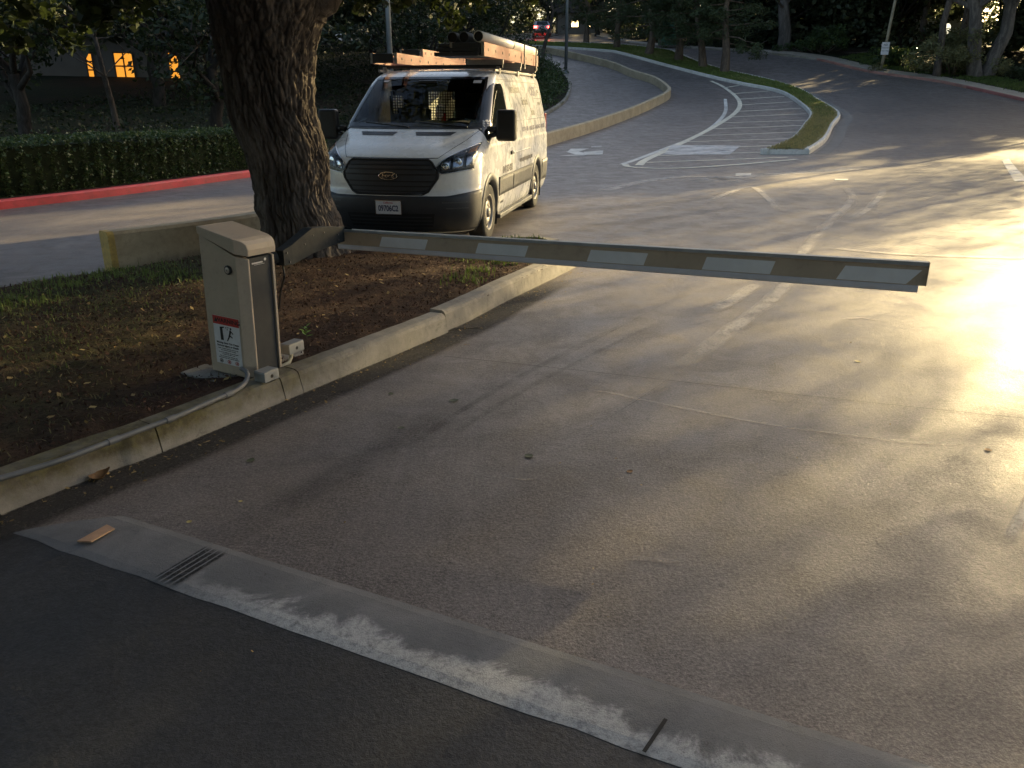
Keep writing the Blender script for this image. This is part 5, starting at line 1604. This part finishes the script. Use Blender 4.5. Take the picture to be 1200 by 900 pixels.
# the big tree in the bed: trunk outline taken level by level, bark cut into plates
lev = [(-.25, -2.78, -1.62, 8.5), (.05, -2.74, -1.66, 8.5), (.21, -2.655, -1.735, 8.5), (.5, -2.62, -1.795, 8.5), (.64, -2.667, -1.847, 8.5), (.79, -2.651, -1.889, 8.5), (1.07, -2.687, -1.877, 8.5), (1.34, -2.753, -1.917, 8.48), (1.6, -2.822, -1.973, 8.46), (1.86, -2.829, -1.96, 8.44), (2.12, -2.857, -1.921, 8.42), (2.29, -2.878, -1.865, 8.4), (2.61, -2.904, -1.72, 8.4), (2.95, -2.95, -1.62, 8.4), (3.3, -3.0, -1.75, 8.4), (3.9, -3.05, -2.1, 8.4)]
la = np.array(lev)
lz = np.linspace(-.25, 3.9, 330)
lc = pchip(la[:, 0], (la[:, 1] + la[:, 2]) / 2)(lz); lr = pchip(la[:, 0], (la[:, 2] - la[:, 1]) / 2)(lz); ly = pchip(la[:, 0], la[:, 3])(lz)
NA = 300
V = np.zeros((len(lz), NA, 3))
ang = np.linspace(0, 2 * math.pi, NA, endpoint=False)
for i, (z, cx_, rr_, cy_) in enumerate(zip(lz, lc, lr, ly)):
    for j, a in enumerate(ang):
        ca, sa = math.cos(a), math.sin(a)
        p = Vector((ca * 2.7 * rr_ / .45, sa * 2.7 * rr_ / .45, z * .85 + .25 * math.sin(a * 2 + z)))
        w1 = noise.noise(p * .55)
        n1 = noise.noise(Vector((p.x * 1.7 + w1, p.y * 1.7 + w1, p.z * 2.9 + w1 * 1.5)))
        n2 = noise.noise(Vector((p.x * 4.2, p.y * 4.2, p.z * 6.5 + w1 * 2)) + Vector((9, 3, 1)))
        n3 = noise.noise(Vector((p.x * 9, p.y * 9, p.z * 16)))
        rid = min(abs(n1) * 3.2, 1.0)
        rid2 = min(abs(n2) * 3.0, 1.0)
        vd, _ = noise.voronoi(Vector((p.x * 1.9 + n1 * .35, p.y * 1.9 + n1 * .35, p.z * 2.6 + n2 * .5)))
        ck = max(0., 1 - (vd[1] - vd[0]) / .16)
        d = -.034 * ck ** 1.5 - .018 * (1 - rid) ** 2 - .016 * (1 - rid2) ** 2 + .010 * n3 + .035 * w1 + .012 * noise.noise(Vector((vd[0] * 3, p.x, p.z)))
        flare = 1 + .42 * max(0, .3 - z) * (1 + .9 * math.sin(a * 5 + 1))
        R_ = rr_ * flare + d + .012
        V[i, j] = (cx_ + ca * R_, cy_ + sa * R_ * .95, z)
idx = np.arange(len(lz) * NA).reshape(len(lz), NA)
F = np.stack([idx[:-1], np.roll(idx[:-1], -1, 1), np.roll(idx[1:], -1, 1), idx[1:]], -1).reshape(-1, 4)
bt = empty('big_tree', (-2.2, 8.5, .13), 0, label='big leaning tree with furrowed dark bark in the mulch bed', cat='tree', kind='thing')
bti = Matrix.Translation((2.2, -8.5, -.13))
me = np_mesh('trunk', V.reshape(-1, 3), F); me.transform(bti)
link('trunk', me, MAT['bark'], bt, smooth=True)
rnd = random.Random(21)
BR = [((-1.95, 8.4, 2.45), (-1.35, 8.3, 3.15), .17), ((-2.6, 8.4, 3.5), (-3.9, 8.0, 5.6), .30), ((-2.4, 8.4, 3.6), (-1.4, 9.4, 5.9), .26), ((-2.6, 8.3, 3.4), (-3.0, 6.4, 5.4), .22), ((-1.4, 8.3, 3.1), (.6, 7.9, 4.6), .13), ((-2.9, 8.5, 3.4), (-5.6, 9.2, 4.6), .18), ((-2.4, 8.3, 3.6), (-1.6, 6.3, 5.4), .2)]
C, R = [], []
for a, b, r_ in BR:
    m = MB(); bp_ = wob(rnd, a, b, 8, .10)
    m.tube([tuple(p) for p in bp_], [r_ * (1 - .6 * i / 8) * (1 + .08 * rnd.gauss(0, 1)) for i in range(9)], 14, cap=False)
    o = world_part(m, 'limb', MAT['bark'], bt, bti, smooth=True)
    m = MB()
    for q in range(12):
        p = np.array(bp_[4 + q % 5]); e = p + np.array([rnd.gauss(0, 1.2), rnd.gauss(0, 1.1), rnd.uniform(-.9, 1.0)]); e[2] = max(e[2], 3.05)
        m.tube([tuple(x) for x in wob(rnd, p, e, 4, .12)], [.05, .04, .03, .02, .01], 6, cap=False)
        for t in (.5, .75, 1): C.append(p + (e - p) * t); R.append(rnd.uniform(.35, .6))
    world_part(m, 'twigs', MAT['bark'], o, bti, smooth=True)
# lower fringe that hangs into the picture, and the crown above it
FR = [(-4.9, 7.6, 2.60, .45), (-5.4, 8.4, 2.55, .5), (-4.2, 8.2, 2.85, .4), (-4.9, 6.6, 2.60, .4), (-6.2, 7.6, 2.6, .6), (-6.4, 9.4, 2.75, .6), (-4.6, 9.4, 2.85, .5), (-4.5, 7.9, 2.45, .35), (-5.3, 7.5, 2.38, .35), (-3.55, 7.6, 2.68, .2), (-3.2, 7.3, 2.62, .14), (-3.72, 7.9, 2.50, .12), (-3.35, 7.8, 2.52, .10),
      (-1.4, 9.2, 3.05, .4), (-.9, 9.6, 2.95, .4), (-.3, 9.3, 3.0, .4), (.15, 9.8, 3.0, .35), (-1.1, 9.2, 2.80, .25), (-.55, 9.6, 2.78, .22), (-1.5, 9.6, 2.85, .22), (.1, 9.4, 2.86, .18), (-.9, 10.2, 2.9, .28), (.35, 9.8, 2.9, .2)]
CF = [np.array((x, y, z)) + np.array([rnd.gauss(0, r_ * .75), rnd.gauss(0, r_ * .75), rnd.gauss(0, r_ * .45)]) for x, y, z, r_ in FR for _ in range(int(4 + r_ * 14))]
RF = [rnd.uniform(.10, .22) for _ in CF]
for i in range(230):  # unseen upper crown, spread and thickened to block sky light
    g = rnd.uniform(0, 6.28); a = math.sqrt(rnd.uniform(0, 1))
    C.append(np.array([-3.2 + 5.6 * a * math.cos(g), 7.0 + 7.0 * a * math.sin(g), rnd.uniform(3.9, 7.4) + .5])); R.append(rnd.uniform(.55, 1.0))
rg = np.random.default_rng(5)
V, F = leafcards(rg, C, R, 230, .07, .15, .75, .75, .2)
V2, F2 = leafcards(rg, CF, RF, 34, .06, .13, .75, .75, .2)
F = np.r_[F, F2 + len(V)]; V = np.r_[V, V2]
me = np_mesh('crown', V, F); me.transform(bti)
link('crown', me, MAT['leaf_main'], bt)

# clipped hedge above the red kerb
def leafy_mass(name, path, hw, h0, h1, n, lo, hi, leaf, label, cat, seed=1, core=(.016, .022, .010), top_rag=.05, kind='thing', group=None, root=None):
    """hedge or shrub bank along a path: a dark twiggy core and leaves over its faces"""
    rg = np.random.default_rng(seed)
    L = smooth_line(path, .3); N = normals2(L)
    o0 = (L[len(L) // 2][0], L[len(L) // 2][1], H(*L[len(L) // 2]))
    e = root or empty(name, o0, 0, label=label, cat=cat, kind=kind, group=group)
    i = rg.integers(0, len(L), n); tt = rg.uniform(-1, 1, n); q = rg.uniform(0, 1, n)
    face = rg.uniform(0, 1, n)
    off = np.where(face < .62, np.where(rg.uniform(0, 1, n) < .5, -hw, hw) * (1 - np.abs(rg.normal(0, .10, n))), tt * hw)
    hh = np.where(face < .62, h0 + (h1 - h0) * q, h1 * (1 - np.abs(rg.normal(0, .05, n))))
    lump = np.array([noise.noise(Vector((L[k][0] * 1.3, L[k][1] * 1.3, z * 2.2 + o * 2))) for k, z, o in zip(i, hh, off)])
    P = L[i] + N[i] * (off * (1 + .16 * lump))[:, None] + rg.normal(0, .05, (n, 2))
    zc = Hv(P[:, 0], P[:, 1]) + hh + lump * top_rag + np.where((face > .62) & (rg.uniform(0, 1, n) < .04), rg.uniform(0, .16, n), 0)
    c = np.c_[P, zc]
    V, F = leafcards(rg, c, np.full(n, .04), 1, lo, hi, .6)
    V -= np.array(o0)
    link('foliage', np_mesh('foliage', V, F), MAT[leaf], e)
    prof = [(-hw * .82, -.1), (-hw * .86, h1 * .9), (hw * .86, h1 * .9), (hw * .82, -.1)]
    k = loft('twig_core', L, prof, MAT['core'], None); k.data.transform(Matrix.Translation((-o0[0], -o0[1], -o0[2]))); k.parent = e
    return e
MAT['core'] = plain('dark_twigs', (.016, .022, .010), 1., var=.3, spec=.1)
HN = LL + normals2(LL) * 1.05
hp = [tuple(p) for p in HN if -2 < p[1] < 24][::3]
leafy_mass('hedge', hp, .55, .08, 1.02, 70000, .035, .085, 'leaf_hedge', 'clipped dark green hedge behind the bright red kerb', 'hedge', 3, top_rag=.09)

# island pines
IT = [(687, 50, .9, 'slender dark pine farthest along the lawn island'), (723, 56, .95, 'second farthest dark pine on the lawn island'), (760, 63, 1.05, 'dark pine with a flared leaning trunk on the lawn island'),
      (795, 70, 1.0, 'straight dark pine on the lawn island beside the green bin'), (824, 78, .95, 'pine with a strongly leaning trunk on the lawn island'), (849, 84, 1.0, 'straight pine nearest the bare tip of the lawn island')]
for i, (u, v, sc, lab) in enumerate(IT):
    x, y = G(u, v, .15)
    lean = {2: (.10, .02), 4: (-.16, .0)}.get(i, (0, 0))
    tree('pine', i % 3 + (10 if i == 2 else 20 if i == 4 else 0), gz(x, y, .12), lab, sc, 0 if lean[0] else i * 1.3, h=11, r=.27, lean=lean, bark='bark_pine', leaf='leaf_pine', group='pines on the lawn island')
# trees of the far side
x, y = 29.4, 53.5
tree('multi', 1, gz(x, y, .1), 'tall pale tree with two thick trunks on the grass verge', 1.0, .2, h=13, r=.42, bark='bark_pale', leaf='leaf_grey')
tree('bare', 2, gz(20.6, 65.5, .1), 'grey tree with forking bare limbs across the far road', 1.15, .4, h=9, r=.38, bark='bark_pale', leaf='leaf_grey')
tree('bare', 4, gz(-6.6, 24.5, .1), 'small pale crooked tree on the bank behind the van', .62, 2.2, h=7, r=.17, lean=(.28, .05), bark='bark_pale', leaf='leaf_dark')
tree('bare', 5, gz(-13.2, 28, .1), 'thin grey leaning tree on the slope above the hedge', .9, 1.0, h=8, r=.10, lean=(-.22, 0), bark='bark_mid', leaf='leaf_dark')
tree('bare', 6, gz(-19.5, 30, .1), 'slim bare dark tree on the slope before the house', .9, .3, h=8, r=.09, bark='bark_mid', leaf='leaf_dark')
x, y = G(636, 73)
tree('bare', 8, gz(x, y, .1), 'thin dark leaning sapling at the lane edge behind the ladders', .8, 0, h=7, r=.16, lean=(.10, .0), bark='bark', leaf='leaf_dark')
# individually standing dark trees over slope and far verge, all alike in the dusk
gl1 = 'dark leafy tree merging into the wooded slope behind the hedge'
for i, (x, y, sc) in enumerate([(-9.5, 27, .8), (-15, 36, 1.0), (-22, 33, .95), (-27, 30, 1.05), (-11.5, 42, 1.1), (-6.0, 44, 1.0), (-17, 47, 1.2), (-3.0, 52, .95), (-9, 56, 1.1), (-30, 42, 1.2), (-24, 50, 1.2), (-4.2, 36, .7), (-1.2, 44, .65), (-14, 24, .75), (-33, 28, 1.1)]):
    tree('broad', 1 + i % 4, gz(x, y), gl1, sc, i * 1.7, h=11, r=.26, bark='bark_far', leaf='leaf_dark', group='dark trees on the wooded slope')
gl2 = 'dark tree in the belt of woods beyond the far road'
for i, (x, y, sc) in enumerate([(9, 92, 1.0), (14, 78, 1.0), (18, 72, .9), (22, 70, 1.0), (26, 70, 1.0), (30, 67, .9), (39, 60, 1.1), (38, 66, .95), (44, 60, 1.2), (24, 80, 1.2), (17, 88, 1.2), (32, 72, 1.2), (4, 99, 1.0), (-2, 95, 1.1), (-6, 86, 1.0), (-12, 78, 1.1), (45, 62, 1.1)]):
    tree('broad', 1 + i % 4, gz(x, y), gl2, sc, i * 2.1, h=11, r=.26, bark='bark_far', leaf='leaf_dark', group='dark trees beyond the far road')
# unseen tall trees past the right edge, placed and shaped to shade road and van
gl3 = 'unseen tall tree past the road edge with its crown shaped for shade'
def high_tree(seed, n, rad, zlo, zmid, ztop, prob, gaps=-.30, leaf=(.09, .19)):
    """tall tree with its crown high on the trunk, thin at the lower fringe"""
    rnd = random.Random(seed); rg = np.random.default_rng(seed)
    tb = MB()
    tr = wob(rnd, (0, 0, -.3), (.3, 0, ztop - 2.5), 8, .15)
    limbs(tb, rnd, tr, np.array([.26, .21, .19, .17, .16, .14, .12, .09, .05]) * (1 if rad > 4 else .4), 12)
    for i in range(26):
        k = 5 + i % 3; p = tr[k]; g = i * 2.4; ln = rad * rnd.uniform(.35, .8)
        limbs(tb, rnd, wob(rnd, p, p + np.array([math.cos(g) * ln, math.sin(g) * ln, ln * rnd.uniform(.2, .8)]), 4, .2), np.array([.09, .07, .05, .03, .012]) * (1 if rad > 4 else .3), 6)
    P = rg.uniform([-rad, -rad, zlo], [rad, rad, ztop], (n, 3))
    e = (P[:, 0] / rad) ** 2 + (P[:, 1] / rad) ** 2 + (np.maximum(P[:, 2] - zmid, 0) / (ztop - zmid)) ** 2
    ok = (e < 1) & (rg.uniform(0, 1, len(P)) < prob(P[:, 2]))
    P = P[ok]
    gap = np.array([noise.noise(Vector((q[0] * .5, q[1] * .5, q[2] * .6 + seed))) + .5 * noise.noise(Vector((q[0] * 1.6, q[1] * 1.6, q[2] * 1.6 + seed))) for q in P])
    P = P[gap > gaps]
    V, F = leafcards(rg, P, np.full(len(P), .1), 1, *leaf, .6)
    return tb.mesh('trunk'), np_mesh('crown', V, F)
ramp_ = lambda z, a, b: np.clip((z - a) / (b - a), 0, 1) ** 1.3
for v, args in ((0, (40, 330000, 6.6, 7.6, 11, 16, lambda z: ramp_(z, 8.2, 10.3))), (1, (41, 330000, 6.6, 7.6, 11, 17, lambda z: ramp_(z, 8.2, 10.3))), (4, (44, 52000, 2.3, 4.4, 7.2, 9.6, lambda z: .62 + 0 * z, -9, (.06, .12))), (3, (43, 72000, 2.7, 7.5, 11, 15, lambda z: .72 + 0 * z, -9, (.06, .12))), (2, (42, 60000, 2.5, 4.6, 11, 16, lambda z: .22 + .7 * ramp_(z, 8.0, 9.6)))):  # the small even-leaved crowns are screens added to dim the sun
    tm, cm = high_tree(*args)
    tm.materials.append(MAT['bark']); cm.materials.append(MAT['leaf_dark'])
    PROTO[('high', v)] = (tm, cm)
def so(s_, o): return (s_ * math.sin(SUN_AZ) - o * math.cos(SUN_AZ), s_ * math.cos(SUN_AZ) + o * math.sin(SUN_AZ))
SH = [(36, -6.5, 1.0, 0), (37, -1.2, 1.0, 1), (37.5, 5.0, 1.0, 2), (37, -15, 1.0, 0), (44, 9.0, 1.0, 3), (44, 6.2, 1.0, 4), (62, 14.4, 1.5, 2), (49, -14, 1.6, 1), (50, -7, 1.6, 0), (46, -22, 1.2, 1), (36, -24, 1.0, 1), (62, 22.0, 1.1, 1), (56, 21, 1.0, 0), (68, 27, 1.1, 1)]
for i, (s_, o, sc, v) in enumerate(SH):
    x, y = so(s_, o)
    tree('high', v, gz(x, y), gl3, sc, i * 1.3, name='shade_tree', group='shade trees past the picture edge')
gl4 = 'unseen leafy tree added behind the viewer to darken the drive'  # canopy added out of view to cut sky light on the near road
for i, (x, y, sc) in enumerate([(-7, -4, 1.1), (-1, -7, 1.2), (6, -9, 1.2), (-12, 1, 1.1), (14, -12, 1.2), (-8, -12, 1.2), (1, -15, 1.3), (-4.6, -2.2, 1.15), (3.2, -4.0, 1.15), (-3, -11, 1.3), (-7.5, 1.2, 1.1), (-9, -7, 1.3), (-3.0, -1.0, 1.0), (1.6, -2.6, 1.0)]):
    tree('broad', 1 + i % 4, gz(x, y), gl4, sc, i * 1.4, h=11, r=.26, bark='bark_far', leaf='leaf_dark', group='trees behind the viewer')

# woods that read as one mass
rg = np.random.default_rng(77)
C, R = [], []
def belt(path, n, back, h, lo=.2):
    L = smooth_line(path, 1.0); N = normals2(L)
    for _ in range(n):
        k = rg.integers(0, len(L)); q = L[k] + N[k] * rg.uniform(0, back) + rg.normal(0, .6, 2)
        zc = H(*q) + rg.uniform(lo, h)
        sq = q[0] * math.sin(SUN_AZ) + q[1] * math.cos(SUN_AZ) - 49.4
        if abs(-q[0] * math.cos(SUN_AZ) + q[1] * math.sin(SUN_AZ) - 24.3) < 1.8 and q[0] > 19.5 and abs(zc - 1.9 - .268 * sq) < 1.9: continue      # low gap cut in the belt so a sun streak reaches the far road
        C.append(np.array([q[0], q[1], zc])); R.append(rg.uniform(.7, 1.5))
belt([(6, 104), (11, 93), (12.5, 80), (15.5, 71.5), (20, 68.8), (24.5, 66.5)], 760, 12, 14)
belt([(24.5, 68.5), (31, 64.5), (37, 59.5), (39, 55)], 520, 12, 13, .3)
belt([(-45, 26), (-30, 40), (-20, 52), (-10, 62), (-4, 74), (-2, 90), (4, 106)], 900, 16, 14)
belt([(-24, 22), (-16, 34), (-8, 44), (-2, 56)], 160, 6, 7, 3.0)
belt([(-14, 107), (0, 109), (10, 108), (18, 104)], 420, 10, 15, .1)
belt([(22, 80), (34, 70), (44, 58)], 420, 12, 12, .3)
V, F = leafcards(rg, C, R, 130, .28, .6, .6, .8)
link('woodland', np_mesh('woodland', V, F), MAT['leaf_far'], kind='stuff')
# ground cover on bank and verge
def litter_band(name, path, n, back, leaf, hmax, lo, hi, seed):
    rg2 = np.random.default_rng(seed)
    L = smooth_line(path, .5); N = normals2(L)
    k = rg2.integers(0, len(L), n); P = L[k] + N[k] * rg2.uniform(0, back, n)[:, None] + rg2.normal(0, .2, (n, 2))
    lump = np.array([max(0, .4 + noise.noise(Vector((p[0] * .5, p[1] * .5, 0)))) for p in P])
    z = Hv(P[:, 0], P[:, 1]) + .15 + rg2.uniform(0, hmax, n) * lump
    V, F = leafcards(rg2, np.c_[P, z], np.full(n, .05), 1, lo, hi, .5)
    return link(name, np_mesh(name, V, F), MAT[leaf], kind='stuff')
litter_band('ground_cover', [tuple(p) for p in (LL + normals2(LL) * 2.0) if 0 < p[1] < 74][::4], 26000, 16, 'leaf_dark', .5, .08, .22, 5)
litter_band('bank_shrubs', [tuple(p) for p in (LL + normals2(LL) * .4) if 27 < p[1] < 66][::4], 16000, 2.6, 'leaf_hedge', 1.3, .08, .2, 6)
RN = RL - normals2(RL) * 1.6
Pv = np.array([p for p in RN if 30 < p[1] < 60.5])
k = rng.integers(0, len(Pv), 22000); Pq = Pv[k] - np.array([-.75, -.6]) * rng.uniform(0, 3.2, 22000)[:, None] + rng.normal(0, .2, (22000, 2))
blades('verge_grass', Pq, Hv(Pq[:, 0], Pq[:, 1]) + .14, .06, .14, MAT['grass'], .02)

def shrub(name, x, y, w, h, n, leaf, label, seed, lo=.10, hi=.24):
    rg2 = np.random.default_rng(seed)
    e = empty(name, gz(x, y, .1), 0, label=label, cat='shrub', kind='thing')
    C = np.c_[rg2.normal(0, w * .24, 46), rg2.normal(0, w * .2, 46), np.abs(rg2.uniform(.12, .85, 46)) * h]
    C[:, 2] *= np.clip(1.12 - (np.abs(C[:, 0]) / (w * .6)) ** 2, .3, 1)
    V, F = leafcards(rg2, C, np.full(46, h * .2), n // 46, lo, hi, .45, .9)
    link('foliage', np_mesh('foliage', V, F), MAT[leaf], e)
    m = MB(); rd = random.Random(seed)
    for c in C[::3]: m.tube([tuple(p) for p in wob(rd, (c[0] * .2, c[1] * .2, -.1), c, 3, .1)], [.05, .04, .03, .015], 5, cap=False)
    m.build('stems', MAT['bark'], e)
shrub('shrub', 27.8, 54.2, 6.2, 2.9, 9000, 'leaf_olive', 'wide olive green bush on the verge before the pale trunks', 1)
shrub('shrub', 25.8, 57.4, 3.4, 1.3, 4500, 'leaf_hedge', 'low clipped dark bush at the foot of the sign post', 2)
shrub('shrub', 22.6, 63.2, 4.5, 1.9, 5500, 'leaf_hedge', 'rounded green bush near the bend by the sign post', 3)
shrub('shrub', 32.5, 52.0, 3.5, 1.5, 4000, 'leaf_grey', 'grey low bush on the verge beyond the pale trunks', 4)
shrub('shrub', 18.6, 68, 5, 1.8, 5000, 'leaf_dark', 'dark bush behind the grey forking tree', 5)
shrub('shrub', 14.8, 71.5, 5.5, 1.9, 5000, 'leaf_dark', 'dark bush beside the green bin across the road', 6)
shrub('shrub', -1.2, 37.6, 2.4, 1.1, 4000, 'leaf_hedge', 'green bush in the planter at the bend of the lane', 7)

# ---------------------------------------------------------------- poles, sign, bin, car, houses
MAT['pole'] = plain('grey_lamp_post', (.17, .19, .20), .45, .4, var=.1, scale=2)
MAT['wood'] = plain('pale_timber_pole', (.30, .26, .18), .85, var=.2, scale=4)
def lamp_post(u, v, d, hgt, r, label, arm=1):
    x, y = (d if isinstance(d, tuple) else G(u, v))
    e = empty('lamp_post', gz(x, y), 0, label=label, cat='lamp post', kind='thing', group='lamp posts along the lane')
    MB().tube([(0, 0, 0), (0, 0, hgt * .5), (0, 0, hgt)], [r, r * .85, r * .65], 12).build('shaft', MAT['pole'], e, smooth=True)
    MB().lathe([(r * 2, -.1), (r * 2, .06), (r * 1.4, .12), (r, .2)], 16).build('base', MAT['pole'], e)
    MB().tube([(0, 0, hgt - .1), (arm * .5, 0, hgt + .25), (arm * 1.5, 0, hgt + .35)], [r * .5, r * .45, r * .4], 8).build('bracket_arm', MAT['pole'], e, smooth=True)
    MB().box((arm * 1.75, 0, hgt + .36), (.6, .26, .12)).build('lamp_head', MAT['pole'], e, bevel=.03)
lamp_post(663, 86, None, 8.5, .11, 'grey lamp post at the kerb where the lane climbs')
lamp_post(467, 100, (-4.0, 28.2), 8.5, .10, 'grey lamp post rising behind the roof of the van', -1)
x, y = 24.0, 55.7
sp_ = empty('sign_post', gz(x, y, .1), 0, label='tall slim timber post with a white sign on the far verge', cat='sign post', kind='thing')
MB().tube([(0, 0, -.2), (.2, 0, 3.0), (.42, 0, 6.0)], [.10, .09, .08], 10).build('post', MAT['wood'], sp_, smooth=True)
sb_ = MB().box((.04, -.13, 1.35), (.50, .02, .75)).build('sign_board', MAT['signwhite'], sp_, bevel=.01)
for k, (t, sz) in enumerate((('NO', .16), ('PARKING', .11), ('ANY TIME', .10))):
    text_mesh('lettering', t, sz, frame((.04, -.142, 1.56 - k * .18), (1, 0, 0), (0, 0, 1)), MAT['ink'], sb_)
x, y = 12.6, 70.3
bn = empty('green_bin', gz(x, y, .1), .2, label='green utility box standing at the far roadside between pine trunks', cat='utility box', kind='thing')
MAT['binbox'] = plain('green_metal', (.03, .12, .085), .5, var=.15, scale=6)
MB().box((0, 0, .85), (1.3, .7, 1.7)).build('cabinet', MAT['binbox'], bn, bevel=.04)
MB().box((0, 0, 1.74), (1.42, .82, .08)).build('lid', MAT['binbox'], bn, bevel=.02)
MB().box((0, -.36, .85), (.02, .02, 1.5)).build('door_gap', MAT['ink'], bn)
MB().box((0, 0, .03), (1.5, .9, .12)).build('plinth', MAT['pad'], bn)

x, y = G(648, 41)
x, y = 3.0, 88.0
car = empty('far_car', gz(x, y, .02), 0, label='small pale car far up the lane with its red tail lights on', cat='car', kind='thing')
MAT['carpaint'] = plain('silver_car_paint', (.42, .42, .44), .3, .3, var=.05, coat=.6)
prof = [(-2.1, .28), (-2.15, .70), (-2.05, .98), (-1.75, 1.02), (-1.45, 1.42), (-.2, 1.48), (.65, 1.05), (1.9, .88), (2.1, .60), (2.1, .28)]
m = MB(); rows = []
for y_, k in ((-.88, .93), (-.82, .985), (-.5, 1.0), (0, 1.01), (.5, 1.0), (.82, .985), (.88, .93)):
    rows.append([(y_ * (1 - .16 * max(0, (z - .95) / .5)), px__ * (.99 if abs(y_) > .8 else 1), .28 + (z - .28) * k) for px__, z in prof])
m.grid(rows)
m.add(rows[0], [tuple(range(len(prof)))]); m.add(rows[-1], [tuple(range(len(prof) - 1, -1, -1))])
m.build('body', MAT['carpaint'], car, smooth=False)
m = MB(); m.grid([[(-.58, -1.62, 1.07), (.58, -1.62, 1.07)], [(-.50, -1.40, 1.40), (.50, -1.40, 1.40)]]); m.v = [(a, b - .12, c) for a, b, c in m.v]; m.build('rear_window', MAT['dglass'], car)
MAT['tail'] = plain('lit_tail_lamp', (.5, .02, .02), .3, var=.05, emit=(1, .03, .02), es=9)
for s in (-1, 1):
    MB().box((s * .68, -2.12, .84), (.30, .10, .18)).build('tail_lamp', MAT['tail'], car, bevel=.02)
    for yy in (-1.3, 1.3):
        MB().lathe([(.20, -.1), (.31, -.1), (.31, .1), (.20, .1), (0, .08)], 24, Matrix.Translation((s * .80, yy, .31)) @ Matrix.Rotation(s * math.pi / 2, 4, 'Y')).build('wheel', MAT['rubberblk'], car)
MB().box((0, -2.10, .42), (1.7, .12, .24)).build('rear_bumper', MAT['black'], car, bevel=.03)
MB().box((0, -2.14, .80), (.5, .02, .12)).build('number_plate', MAT['signwhite'], car)

MAT['stucco'] = plain('pale_stucco', (.16, .145, .125), .85, var=.1, scale=2)
MAT['stucco2'] = plain('white_wall', (.62, .62, .62), .8, var=.08, scale=2)
MAT['rooft'] = plain('dark_roof', (.06, .05, .045), .9, var=.2, scale=3)
MAT['litwin'] = plain('lit_window', (.8, .5, .15), .4, var=.15, scale=2, emit=(1.0, .36, .03), es=.17)
MAT['glowpale'] = plain('pale_glow_pane', (.9, .8, .5), .4, var=.1, scale=2, emit=(1.0, .74, .34), es=1.3)  # pale glow; at the road's end it stands in for a sunlit gap
MAT['trim'] = plain('dark_window_frame', (.07, .05, .035), .6, var=.1)
def house(x, y, rz, L_, D_, Hh, label, wins, wall='stucco', lit='litwin', zoff=0.):
    e = empty('house', gz(x, y, zoff), rz, label=label, cat='house', kind='thing')
    MB().box((0, 0, Hh / 2 - .6), (L_, D_, Hh + 1.2)).build('wall', MAT[wall], e)
    m = MB(); hl_, hd = L_ / 2 + .5, D_ / 2 + .5
    m.add([(-hl_, -hd, Hh), (hl_, -hd, Hh), (hl_, hd, Hh), (-hl_, hd, Hh), (-hl_, 0, Hh + 1.6), (hl_, 0, Hh + 1.6)], [(0, 1, 5, 4), (2, 3, 4, 5), (0, 4, 3), (1, 2, 5), (3, 2, 1, 0)])
    m.build('roof', MAT['rooft'], e)
    for wx, wz, ww, wh, nx, nz in wins:
        f = MB()
        for k in range(nx + 1): f.box((wx - ww / 2 + ww * k / nx, -D_ / 2 - .03, wz), (.07, .08, wh + .07))
        for k in range(nz + 1): f.box((wx, -D_ / 2 - .034, wz - wh / 2 + wh * k / nz), (ww, .08, .07))
        fo = f.build('window', MAT['trim'], e)
        for i in range(nx):
            for k in range(nz):
                MB().box((wx - ww / 2 + ww * (i + .5) / nx, -D_ / 2 - .012, wz - wh / 2 + wh * (k + .5) / nz), (ww / nx - .07, .02, wh / nz - .07)).build('pane', MAT[lit], fo)
    return e
p = AT(122, 66, 1, 44.0)
house(p.x - .85, 44.0 + 3.1, .35, 9, 6, 3.4, 'pale house on the wooded slope with glowing orange windows', [(.6, 1.9, .9, 1.3, 2, 2), (-1.0, 1.9, .30, 1.2, 1, 3), (3.0, 1.9, .5, 1.4, 1, 3)], zoff=p.z - H(p.x, 47.1) - 2.4)
p = AT(680, 29, 1, 97.0)  # building made up to hold the glow of a sunlit gap in the trees
house(p.x, 99.5, 0, 5, 5, 2.6, 'made-up pale building whose glowing panes stand for a sunlit gap', [(-.6, 1.5, .8, .7, 2, 1), (.9, 1.4, .45, .6, 1, 1)], lit='glowpale', zoff=p.z - H(p.x, 99.5) - 1.4)
p = AT(968, 33, 1, 84.0)
house(p.x, 86.6, 0, 8, 5, 3.0, 'house beyond the woods with warm lights behind dark trunks', [(-.5, 1.6, 1.0, .8, 2, 1), (.9, 1.7, .7, .5, 1, 1), (-2.6, 1.7, .4, .4, 1, 1)], lit='glowpale', zoff=p.z - H(p.x, 86.6) - 1.6)
p = AT(1085, 38, 1, 70.0)
house(p.x, 72.6, -.2, 6, 5, 2.8, 'white walled house half hidden behind the verge trees', [(-1, 1.6, .9, .9, 2, 1), (1.2, 1.6, .9, .9, 2, 1)], wall='stucco2', lit='dglass', zoff=p.z - H(p.x, 72.6) - 1.6)
p = AT(1110, 34, 1, 60.0)
gl5 = empty('garden_lamp', gz(p.x, 60), 0, label='pale globe lamp on a short post between the verge trees', cat='lamp', kind='thing')
hh = p.z - H(p.x, 60)
MB().tube([(0, 0, -.1), (0, 0, hh - .35)], .06, 8).build('post', MAT['pole'], gl5)
MB().lathe([(0, hh - .38), (.14, hh - .34), (.20, hh - .1), (.20, hh + .15), (.12, hh + .32), (0, hh + .36)], 16).build('globe', plain('pale_lamp_globe', (.8, .76, .62), .4, var=.05, emit=(1, .9, .62), es=.25), gl5, smooth=True)
